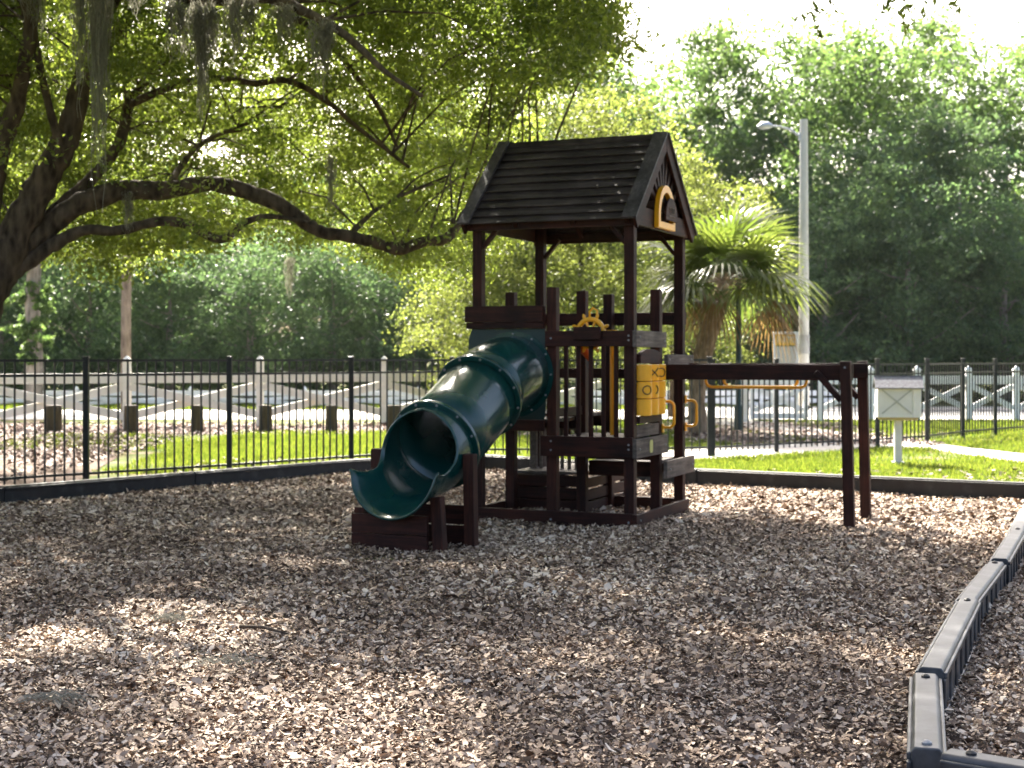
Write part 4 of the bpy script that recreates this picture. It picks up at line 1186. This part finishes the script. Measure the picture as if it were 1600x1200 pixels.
# the higher crown over the playground, unseen; clumps placed by where their shade should fall
c2, r2 = [], []
kx, ky = -sdir.x/sdir.z, -sdir.y/sdir.z
while len(c2) < 1020:
    gx_, gy_, z = rng.uniform(-8.5, 6.5), rng.uniform(0.5, 17.5), rng.uniform(4.9, 12.0)
    if gx_ > 1.0 and gy_ > 11.9: continue
    x, y = gx_ - kx*z, gy_ - ky*z
    if z < 1.5 + 0.2424*y + 0.8: continue
    if ((x+3)/10.5)**2 + ((y-15)/13.0)**2 + (max(0, z-7)/5.2)**2 > 1: continue
    cr_ = rng.uniform(0.45, 0.85)
    if any(math.hypot(gx_-hx, (gy_-hy)*0.8) < hr + 0.75*cr_ for (hx, hy, hr) in HOLES): continue
    c2.append((x, y, z)); r2.append(cr_)
c2 = np.array(c2); r2 = np.array(r2)
P2 = clump_points(c2, r2, 180, rng, 0.6)
V2 = leaf_cloud(P2 - np.array(OO), 0.125, rng, 0.5)
VV = np.concatenate([V1, V2]); nf = len(VV)//4
cr = np_mesh("crown", VV, np.arange(len(VV)), 4, oak_leaf, oak, tint=crown_tint(VV.reshape(-1, 4, 3)[:, 0], rng))
# twigs tying clumps to the limbs
tw = MB(); lq = np.array([tuple(q) for q, s in LP_]) + np.array(OO)
rnd = random.Random(3)
for c in cl[::11]:
    d = np.linalg.norm(lq - c, axis=1); j = int(np.argsort(d)[rng.integers(0, 60)])
    if d[j] > 4.5: continue
    a = Vector(lq[j]) - OO; b = Vector(c) - OO; m_ = a.lerp(b, 0.5) + Vector((rnd.uniform(-1, 1), rnd.uniform(-1, 1), rnd.uniform(0, 1)))*0.12*d[j]
    tw.tube([a, a.lerp(m_, 0.5)+Vector((0, 0, 0.03*d[j])), m_, m_.lerp(b, .5)+Vector((0, 0, 0.04)), b], [0.016, 0.012, 0.009, 0.006, 0.003], 5, cap=False)
tw.build("twigs", oak_bark, oak)

# hanging sprigs at the top right
def sprig(px0, py0, Y_, n, lab, s=1.0, dirx=1):
    base = W(px0, -40, Y_)
    o = tag(empty("hanging_twig", base), lab, 'leafy twig', 'leafy twigs hanging in at the top right')
    r_ = random.Random(px0); rg = np.random.default_rng(px0)
    tip = W(px0+dirx*30, py0, Y_) - base
    mid = tip*0.55 + Vector((0.05*dirx, 0, 0.02))
    tb = MB().tube([(-0.25*dirx, 0.5, 2.6), (-0.1*dirx, 0.15, 1.2), (0, 0, 0), mid*0.5, mid, tip], [0.022, 0.012, 0.006, 0.005, 0.003, 0.0015], 6)
    pts = []
    for k in range(n):
        t = 0.25+0.75*k/n
        b = (mid*(t/0.55) if t < 0.55 else mid.lerp(tip, (t-0.55)/0.45))
        e = b + Vector((r_.uniform(-.16, .16), r_.uniform(-.1, .1), r_.uniform(-.10, .02)))*s
        tb.tube([b, b.lerp(e, .5)+Vector((0, 0, .01)), e], [0.003, 0.002, 0.001], 5)
        for j in range(9): pts.append(tuple(b.lerp(e, 0.25+0.75*j/8) + Vector((r_.uniform(-.03, .03), r_.uniform(-.03, .03), r_.uniform(-.03, .03)))))
    tb.build("stem", oak_bark, o)
    v = leaf_cloud(np.array(pts), 0.062, rg, 0.35, droop=0.5)
    np_mesh("leaves", v, np.arange(len(v)), 4, oak_leaf, o, tint=rg.uniform(0.2, 1, len(pts)))
sprig(1395, 46, 9.8, 8, 'largest leafy twig hanging in at the top right edge'); sprig(1350, 30, 9.4, 4, 'small leafy twig just left of the largest hanging one')
sprig(1452, 12, 9.6, 4, 'rightmost small leafy twig at the top edge'); sprig(1268, 14, 10.2, 4, 'leafy twig at the top edge above the second tree crown')
sprig(1248, 58, 10.0, 5, 'leafy twig hanging in front of the tall tree crown left of the street light', 1.2)

# Spanish moss
def moss(px_, py_, Y_, w, h, n, lab):
    base = W(px_, py_, Y_)
    rg = np.random.default_rng(int(px_*7+h*100)+3)
    K = 14; t = np.linspace(0, 1, K)
    nc = 5; ci = rg.integers(0, nc, n); cxs = rg.uniform(-w*.55, w*.55, nc); cys = rg.uniform(-w*.4, w*.4, nc); cls = rg.uniform(.35, 1, nc); cls[0] = 1; cxs[0] *= .3
    x0 = cxs[ci] + rg.normal(0, w/7, n); y0 = cys[ci] + rg.normal(0, w/7, n)
    ln = h*cls[ci]*rg.beta(1.6, 1.5, n)
    ph = rg.uniform(0, 6.28, (n, 2)); fr = rg.uniform(5, 16, (n, 2)); am = rg.uniform(0.008, 0.035, (n, 2))
    z0 = -np.abs(rg.normal(0, 0.16*h, n))
    cx = x0[:, None]*(1-0.25*t) + am[:, :1]*np.sin(ph[:, :1]+fr[:, :1]*t); cy_ = y0[:, None]*(1-0.25*t) + am[:, 1:]*np.sin(ph[:, 1:]+fr[:, 1:]*t)
    cz = z0[:, None] - ln[:, None]*t
    wd = 0.0042*(1-0.5*t); ang = rg.uniform(0, np.pi, n)[:, None]
    v = np.empty((n, K, 2, 3))
    v[:, :, 0] = np.stack([cx-np.cos(ang)*wd, cy_-np.sin(ang)*wd, cz], -1); v[:, :, 1] = np.stack([cx+np.cos(ang)*wd, cy_+np.sin(ang)*wd, cz], -1)
    b = (np.arange(n)*K*2)[:, None, None] + (np.arange(K-1)*2)[None, :, None]
    f = (b + np.array([0, 1, 3, 2])[None, None, :]).ravel()
    o = np_mesh("spanish_moss", v.reshape(-1, 3), f, 4, moss_m, tint=np.repeat(rg.uniform(0, 1, n), K-1))
    o.location = base
    tag(o, lab, 'hanging moss', 'grey moss hanging from the oak')
moss(155, -64, 13.9, 0.30, 1.95, 460, 'longest grey moss curtain hanging in front of the oak main limb')
moss(128, -66, 14.1, 0.16, 1.35, 150, 'narrow grey moss streamer just left of the longest curtain')
moss(322, 2, 14.05, 0.24, 1.05, 380, 'thick grey moss beard hanging from the dark top limb')
moss(285, -6, 14.3, 0.20, 0.6, 200, 'short grey moss tuft left of the thick beard on the top limb')
moss(375, -2, 13.75, 0.28, 0.55, 260, 'wide short grey moss tuft right of the thick beard')
moss(510, 30, 13.1, 0.20, 0.62, 220, 'grey moss tuft at the top edge above the middle of the oak')
moss(60, -66, 14.7, 0.36, 0.75, 380, 'wide grey moss mat at the top left over the left limb')
moss(215, -58, 13.5, 0.22, 0.45, 160, 'small grey moss tuft at the top edge between the two curtains')
moss(200, 298, 15.6, 0.10, 0.55, 60, 'thin moss strands hanging below the long low limb near the trunk')
moss(520, 240, 16.0, 0.07, 0.75, 60, 'thin moss strand hanging in the middle of the oak crown')
moss(450, 400, 22.0, 0.16, 0.6, 70, 'thin moss strands hanging below the oak crown over the dark wood')
moss(440, 4, 13.45, 0.24, 0.5, 150, 'grey moss tuft on the top limb near its right end')

# ---- trees beyond
def branch_set(mb, h, r0, rnd, spread, base=0.25, n=9, seg=8, lean=(0, 0)):
    tp = [Vector((lean[0]*t + rnd.uniform(-.02, .02)*h*t, lean[1]*t, h*t)) for t in (0, .15, .3, .45, .6, .72)]
    mb.tube(tp, [r0*1.25, r0, r0*.85, r0*.65, r0*.4, r0*.15], seg)
    ends = []
    for k in range(n):
        t = base + (0.62-base)*k/n
        p = Vector((lean[0]*t, lean[1]*t, h*t)); a = k*2.4 + rnd.uniform(-.4, .4)
        L = spread*rnd.uniform(.55, 1)*(1.1-0.5*t)
        e = p + Vector((math.cos(a)*L, math.sin(a)*L, L*rnd.uniform(.2, .5)))
        mb.tube([p, p.lerp(e, .5)+Vector((0, 0, -.05*L)), e], [r0*.4*(1.1-t), r0*.25*(1.1-t), r0*.06], 6, cap=False)
        ends.append(e)
    return ends

def make_tree(name, h, rx, mat, bmat, seed, n_cl, per, leaf, z0=0.12, r0=0.22, top=1.0, crad=(0.55, 1.1)):
    """returns (trunk mesh object, crown mesh object) unparented data"""
    rnd = random.Random(seed); rg = np.random.default_rng(seed)
    mb = MB(); branch_set(mb, h, r0, rnd, rx*0.9, z0+0.1, 10)
    # big irregular lobes
    nl = 12
    lobes = []
    for k in range(nl):
        t = z0 + (0.90-z0)*((k+0.5)/nl)
        w = rx*max(0.42, math.sin(math.pi*min(1, (t-z0)/(1-z0)*0.78+0.18))**0.7)
        a = k*2.39996+rnd.uniform(-.5, .5)
        lobes.append((math.cos(a)*w*rnd.uniform(.25, .62), math.sin(a)*w*rnd.uniform(.25, .62), h*t, w*rnd.uniform(.55, .8)))
    C, Rr = [], []
    while len(C) < n_cl:
        lx_, ly_, lz_, lr = lobes[rnd.randrange(nl)]
        d = rg.normal(0, 1, 3); d /= np.linalg.norm(d)
        rr = lr*rg.uniform(0.35, 1.0)**0.6
        p = np.array([lx_, ly_, lz_]) + d*rr*np.array([1, 1, 0.85])
        if p[2] < h*z0*0.6 or p[2] > h*1.05: continue
        C.append(p); Rr.append(rg.uniform(*crad)*rx/3.2)
    C = np.array(C); Rr = np.array(Rr)
    P = clump_points(C, Rr, per, rg, 0.6)
    v = leaf_cloud(P, leaf, rg, 0.6)
    return mb, v, crown_tint(P, rg)

def plant_tree(name, loc, rz, sc, src, label, group=None, cat='tree'):
    root = tag(empty(name, loc, rz), label, cat, group)
    root.scale = (sc, sc, sc)
    for nm, me in src:
        o = bpy.data.objects.new(nm, me); COL.objects.link(o); o.parent = root
    return root
def tree_src(*a, trunk_mat=far_bark, **kw):
    mb, v, t = make_tree(*a, **kw)
    to = mb.build("trunk", trunk_mat, None, smooth=True)
    co = np_mesh("crown", v, np.arange(len(v)), 4, a[3], None, tint=t)
    r = [("trunk", to.data), ("crown", co.data)]
    bpy.data.objects.remove(to); bpy.data.objects.remove(co)
    return r
SRC = {
  'a': tree_src("t", 14.0, 3.6, far_leaf, far_bark, 21, 170, 117, 0.19),
  'b': tree_src("t", 13.0, 4.2, far_leaf, far_bark, 22, 180, 117, 0.19),
  'c': tree_src("t", 12.0, 3.4, dark_leaf, far_bark, 23, 150, 117, 0.19),
  'd': tree_src("t", 8.0, 3.8, dark_leaf, far_bark, 24, 150, 117, 0.16, z0=0.04),
  'e': tree_src("t", 13.0, 2.6, far_leaf, far_bark, 25, 140, 117, 0.18),
}
def far(k, px_, Y_, top_y, label, rz=0.0, group='wood of broadleaf trees beyond the road'):
    H = {'a': 14.0, 'b': 13.0, 'c': 12.0, 'd': 8.0, 'e': 13.0}[k]
    z = (CAMZ + (560-top_y)*Y_/F)*1.12
    plant_tree("broadleaf_tree", ((px_-800)/F*Y_, Y_, 0), rz, z/H, SRC[k], label, group)
far('e', 1090, 56, 68, 'slender tall tree with a ragged top just right of the playset roof', 0.3)
far('b', 1265, 57, 62, 'broad bright green tree rising behind the street light', 1.0)
far('a', 1365, 60, 70, 'tall tree directly right of the street light pole', 2.2)
far('e', 1450, 62, 52, 'tallest narrow tree right of centre against the white sky', 0.8)
far('b', 1570, 58, 88, 'wide dense tree at the right photo edge', 4.0)
far('a', 1700, 60, 60, 'tree just beyond the right photo edge', 1.4)
far('c', 1500, 54, 190, 'darker lower tree in front of the wide dense right tree', 2.0)
far('c', 1340, 53, 230, 'darker lower tree right of the street light pole', 5.0)
far('c', 1190, 56, 210, 'darker tree behind the palm tree', 3.1)
far('d', 1420, 50.5, 330, 'low dark bushy tree behind the white box', 0.5)
far('d', 1570, 51, 340, 'low dark bushy tree at the far right above the distant fence', 2.5)
far('d', 1290, 51, 350, 'low dark bushy tree just right of the notice board', 4.4)
far('d', 1180, 53, 380, 'low dark bushy tree behind the palm fronds', 1.1)
far('a', 930, 62, 105, 'pale green tall tree behind the playset roof', 3.5)
far('b', 1010, 60, 130, 'pale green rounded tree right above the playset ridge', 0.2)
far('c', 800, 58, 200, 'dark tree behind the left side of the playset', 1.7)
far('b', 690, 60, 120, 'tall tree hidden behind the long oak limb end', 2.9)
far('c', 590, 55, 300, 'dark green tree under the long oak limb, left of the slide', 0.9)
far('d', 650, 51, 400, 'low dark bushy tree above the slide tube', 5.5)
far('d', 520, 51, 390, 'low dark bushy tree above the third black fence post', 3.3)
far('c', 470, 56, 280, 'dark green tree under the middle of the long oak limb', 4.2)
far('d', 390, 50, 400, 'low dark bushy tree above the second black fence post', 0.1)
far('c', 340, 55, 300, 'dark green tree right of the pine trunk', 2.4)
far('d', 265, 51, 395, 'low dark bushy tree right beside the pine trunk', 1.9)
far('c', 230, 57, 260, 'dark green tree behind the pine trunk', 5.2)
far('d', 140, 51, 400, 'low dark bushy tree left of the pine trunk', 4.0)
far('c', 110, 55, 290, 'dark green tree left of the pine trunk', 3.0)
far('b', 20, 58, 200, 'pale tree behind the oak trunk at the left edge', 2.0)
far('d', 0, 52, 420, 'low dark bushy tree at the left photo edge', 5.9)
far('a', -140, 58, 120, 'tall tree beyond the left photo edge', 0.6)

# light-leaved tree behind the playset
lt_src = tree_src("t", 7.2, 2.6, light_leaf, oak_bark, 41, 330, 126, 0.085, z0=0.22, r0=0.08, crad=(0.4, 0.85), trunk_mat=oak_bark)
def mid(px_, Y_, top_y, lab, rz):
    z = CAMZ + (560-top_y)*Y_/F
    plant_tree("shade_tree", ((px_-800)/F*Y_, Y_, 0), rz, z/7.2, lt_src, lab, 'light green shade trees beside the path')
mid(905, 33, 115, 'light yellow-green tree straight behind the playset roof', 0.4)
mid(1050, 38, 240, 'light yellow-green tree between the playset roof and the palm', 2.6)
mid(760, 34, 270, 'light yellow-green tree behind the left playset posts', 4.4)

# pine trunk, pale trunk
pn_ = tag(empty("pine_tree", ((197-800)/F*35.5, 35.5, 0)), 'straight grey-brown pine trunk rising behind the cream crossbuck fence', 'tree')
MB().tube([(0, 0, -0.02), (0, 0, 2.5), (0.03, 0, 5), (0, 0, 9), (0.05, 0, 12)], [0.14, 0.12, 0.115, 0.10, 0.05], 12).build("trunk", pine_bark, pn_, smooth=True)
rg = np.random.default_rng(5); Cc = np.stack([rg.normal(0, 1.1, 90), rg.normal(0, 1.1, 90), rg.uniform(6.5, 12.3, 90)], 1)
Pp = clump_points(Cc, np.full(90, 0.55), 180, rg); v = leaf_cloud(Pp, 0.16, rg, 0.14)
np_mesh("crown", v, np.arange(len(v)), 4, far_leaf, pn_, tint=rg.uniform(0, 1, len(Pp)))
pt = tag(empty("ivy_tree", ((52-800)/F*44, 44, 0)), 'thick pale trunk partly wrapped in leaves near the left edge', 'tree')
MB().tube([(0, 0, -0.02), (0.05, 0, 1.5), (-0.03, 0, 3.2), (0.1, 0, 5.2), (0, 0, 8)], [0.30, 0.24, 0.22, 0.19, 0.10], 12).build("trunk", far_bark, pt, smooth=True)
Cc = np.concatenate([np.stack([rg.normal(0, .28, 50), rg.normal(0, .28, 50), rg.uniform(1.4, 5, 50)], 1), np.stack([rg.normal(0, 1.6, 150), rg.normal(0, 1.4, 150), rg.uniform(5, 9, 150)], 1)])
Pp = clump_points(Cc, np.concatenate([np.full(50, .2), np.full(150, .7)]), 108, rg); v = leaf_cloud(Pp, 0.14, rg, 0.6)
np_mesh("crown", v, np.arange(len(v)), 4, far_leaf, pt, tint=rg.uniform(0, 1, len(Pp)))

# trunks standing in the wood
rnd = random.Random(8)
# far wood that reads as one mass, and the undergrowth at its foot
rg = np.random.default_rng(9)
n = 900
wx = rg.uniform(-34, 40, n); wy = rg.uniform(63, 74, n); wz = rg.uniform(0.3, 1, n)*(9.5 + 1.6*np.sin(wx*0.5)+1.2*np.sin(wx*1.3+2)) * np.where((wx > 7.6) & (wx < 9.6), 0.82, 1)
Pw = clump_points(np.stack([wx, wy, wz], 1), rg.uniform(0.9, 1.6, n), 108, rg, 0.7)
v = leaf_cloud(Pw, 0.30, rg, 0.6)
tag(np_mesh("woodland", v, np.arange(len(v)), 4, far_leaf, tint=crown_tint(Pw, rg)), 'far wood standing as one green mass behind the nearer trees', 'woodland', kind='stuff')
n = 620
wx = rg.uniform(-26, 30, n); wy = rg.uniform(50.5, 62, n); wz = rg.uniform(0.0, 2.6, n)
Pw = clump_points(np.stack([wx, wy, wz], 1), rg.uniform(0.5, 1.1, n), 108, rg, 0.7)
v = leaf_cloud(Pw, 0.20, rg, 0.6)
tag(np_mesh("undergrowth", v, np.arange(len(v)), 4, dark_leaf, tint=crown_tint(Pw, rg)), 'dark undergrowth filling the foot of the wood', 'undergrowth', kind='stuff')
for i in range(18):
    px_ = [30, 75, 300, 430, 460, 500, 560, 610, 720, 1215, 1285, 1330, 1390, 1455, 1490, 1530, 1575, 1620][i]
    Y_ = 50.0 + rnd.uniform(-0.6, 1.5)

# ------------------------------------------------------------ palm
PYm = 29.3
pc = W(1132, 440, PYm); pbase = Vector(((1092-800)/F*PYm, PYm, 0))
palm = tag(empty("palm_tree", pbase), 'fan palm with drooping golden-tipped fronds right of the playset', 'palm')
tp = [Vector((0, 0, -0.02)), Vector((-0.05, 0, 0.6)), Vector((0.0, 0, 1.2)), Vector((0.16, 0, 1.9)), Vector((0.36, 0, 2.5)), pc-pbase]
MB().tube(tp, [0.22, 0.17, 0.16, 0.19, 0.20, 0.10], 14).build("trunk", palm_bark, palm, smooth=True)
bt = MB(); rnd = random.Random(4)
for i in range(70):
    z = 0.9+1.9*i/70; a = i*2.4; q = Vector((0.12*(z-0.9), 0, z))
    d = Vector((math.cos(a), math.sin(a), 0))
    bt.beam(q+d*0.15, q+d*0.26+Vector((0, 0, 0.17)), 0.06, 0.012, up=d)
bt.build("leaf_boots", palm_bark, palm)
def fan(az, el, stalk, Rf, mat, rng_, droop):
    """one fan leaf: stalk and pleated blade of about 34 narrow segments"""
    c = pc - pbase
    d = Vector((math.cos(az)*math.cos(el), math.sin(az)*math.cos(el), math.sin(el)))
    hub = c + d*stalk + Vector((0, 0, -0.15*stalk*stalk))
    side = d.cross(Vector((0, 0, 1))).normalized(); up = side.cross(d).normalized()
    V, Fc = [], []
    ns = 34
    for k in range(ns):
        a = R(-128 + 256*k/(ns-1))
        dd = (d*math.cos(a) + side*math.sin(a)).normalized()
        L = Rf*(0.72+0.28*math.cos(a*0.6))*rng_.uniform(.88, 1.06)
        w = 0.022*Rf/0.9
        perp = dd.cross(up).normalized()
        pts = [hub]
        for t in (0.35, 0.7, 1.0):
            pts.append(hub + dd*L*t + up*(0.10*math.sin(t*3)*L) + Vector((0, 0, -droop*L*t**2.2)) + up*0.015*(k % 2))
        b = len(V); ws = [w*.35, w, w*.8, w*.08]
        for p, ww in zip(pts, ws): V += [p-perp*ww, p+perp*ww]
        for t in range(3): Fc += [b+2*t, b+2*t+1, b+2*t+3, b+2*t+2]
    return V, Fc, (c, hub)
rnd = random.Random(12)
stalks = MB(); i = 0
live = []
for k in range(30):
    az = k*2.39996; u = (k+0.5)/30
    el = math.asin(1 - 1.38*u)           # from straight up to hanging
    live.append((az, el))
for i, (az, el) in enumerate(live):
    dead = i >= 26
    V, Fc, st2 = fan(az, el, rnd.uniform(.6, 1.2), rnd.uniform(1.05, 1.4)*(0.6 if dead else 1), None, rnd, 0.20 + 0.28*(el < 0.3) + 0.6*dead)
    np_mesh("frond", np.array([tuple(v) for v in V]), Fc, 4, palm_dead if dead else palm_leaf, palm, tint=[rnd.uniform(0.1, 1)]*(len(Fc)//4))
    stalks.tube([st2[0], st2[0].lerp(st2[1], .5)+Vector((0, 0, .04)), st2[1]], [0.018, 0.013, 0.009], 6)
stalks.build("leaf_stalks", palm_bark, palm)

# ------------------------------------------------------------ small things on the chips
def stick(a, b, r, lab):
    a, b = Vector(a), Vector(b); mid_ = a.lerp(b, .45)+Vector((0, 0.015, 0.012))
    o = MB().tube([a, mid_, b], [r, r*.9, r*.4], 7).tube([mid_, mid_+(b-a)*0.18+Vector((0.02, 0.05, 0.02))], [r*.5, r*.2], 6).build("stick", oak_bark, smooth=True)
    tag(o, lab, 'stick')
p = G(375, 992); q_ = G(450, 1002)
stick((p.x, p.y, .045), (q_.x, q_.y, .04), 0.011, 'dark fallen stick lying on the chips left of centre')
p = G(1040, 902); q_ = G(1075, 893)
stick((p.x, p.y, .04), (q_.x, q_.y, .05), 0.012, 'short dark stick on the chips in front of the tower')
def moss_tuft(px_, py_, w, d, lab):
    c = G(px_, py_); rg = np.random.default_rng(px_)
    n = 70; K = 5; t = np.linspace(0, 1, K)
    x0 = rg.normal(0, w/2.5, n); y0 = rg.normal(0, d/2.5, n); a = rg.uniform(0, 6.28, n); L = rg.uniform(.04, .12, n)
    cx = x0[:, None] + np.cos(a)[:, None]*L[:, None]*t + 0.01*np.sin(8*t+a[:, None]); cy_ = y0[:, None] + np.sin(a)[:, None]*L[:, None]*t
    cz = 0.035 + rg.uniform(0, .03, n)[:, None] + 0.025*np.sin(np.pi*t)
    v = np.empty((n, K, 2, 3)); v[:, :, 0] = np.stack([cx, cy_-0.002, cz], -1); v[:, :, 1] = np.stack([cx, cy_+0.002, cz+0.002], -1)
    b = (np.arange(n)*K*2)[:, None, None] + (np.arange(K-1)*2)[None, :, None]
    o = np_mesh("moss_tuft", v.reshape(-1, 3), (b + np.array([0, 1, 3, 2])[None, None, :]).ravel(), 4, moss_m, tint=np.repeat(rg.uniform(0, 1, n), K-1))
    o.location = (c.x, c.y, 0); tag(o, lab, 'moss tuft', 'grey moss fallen on the chips')
moss_tuft(352, 1052, .22, .10, 'larger grey moss tuft lying on the chips left of centre'); moss_tuft(268, 982, .10, .06, 'small grey moss tuft on the chips left of the fallen stick')
moss_tuft(90, 1112, .12, .06, 'grey moss tuft on the chips at lower left')

# ------------------------------------------------------------ the air
hm = bpy.data.materials.new("haze_air"); hm.use_nodes = True
nt = hm.node_tree; nt.nodes.remove(nt.nodes["Principled BSDF"])
pv = nt.nodes.new("ShaderNodeVolumePrincipled")
pv.inputs['Color'].default_value = (0.93, 0.96, 0.93, 1); pv.inputs['Density'].default_value = 0.00008
pv.inputs['Anisotropy'].default_value = 0.3
nt.links.new(pv.outputs[0], nt.nodes['Material Output'].inputs['Volume'])
hz = MB().box((-60, -15, -1.0), (60, 82, 20)).build("haze", hm)
tag(hz, 'thin pale air over the whole playground', 'haze', kind='stuff')
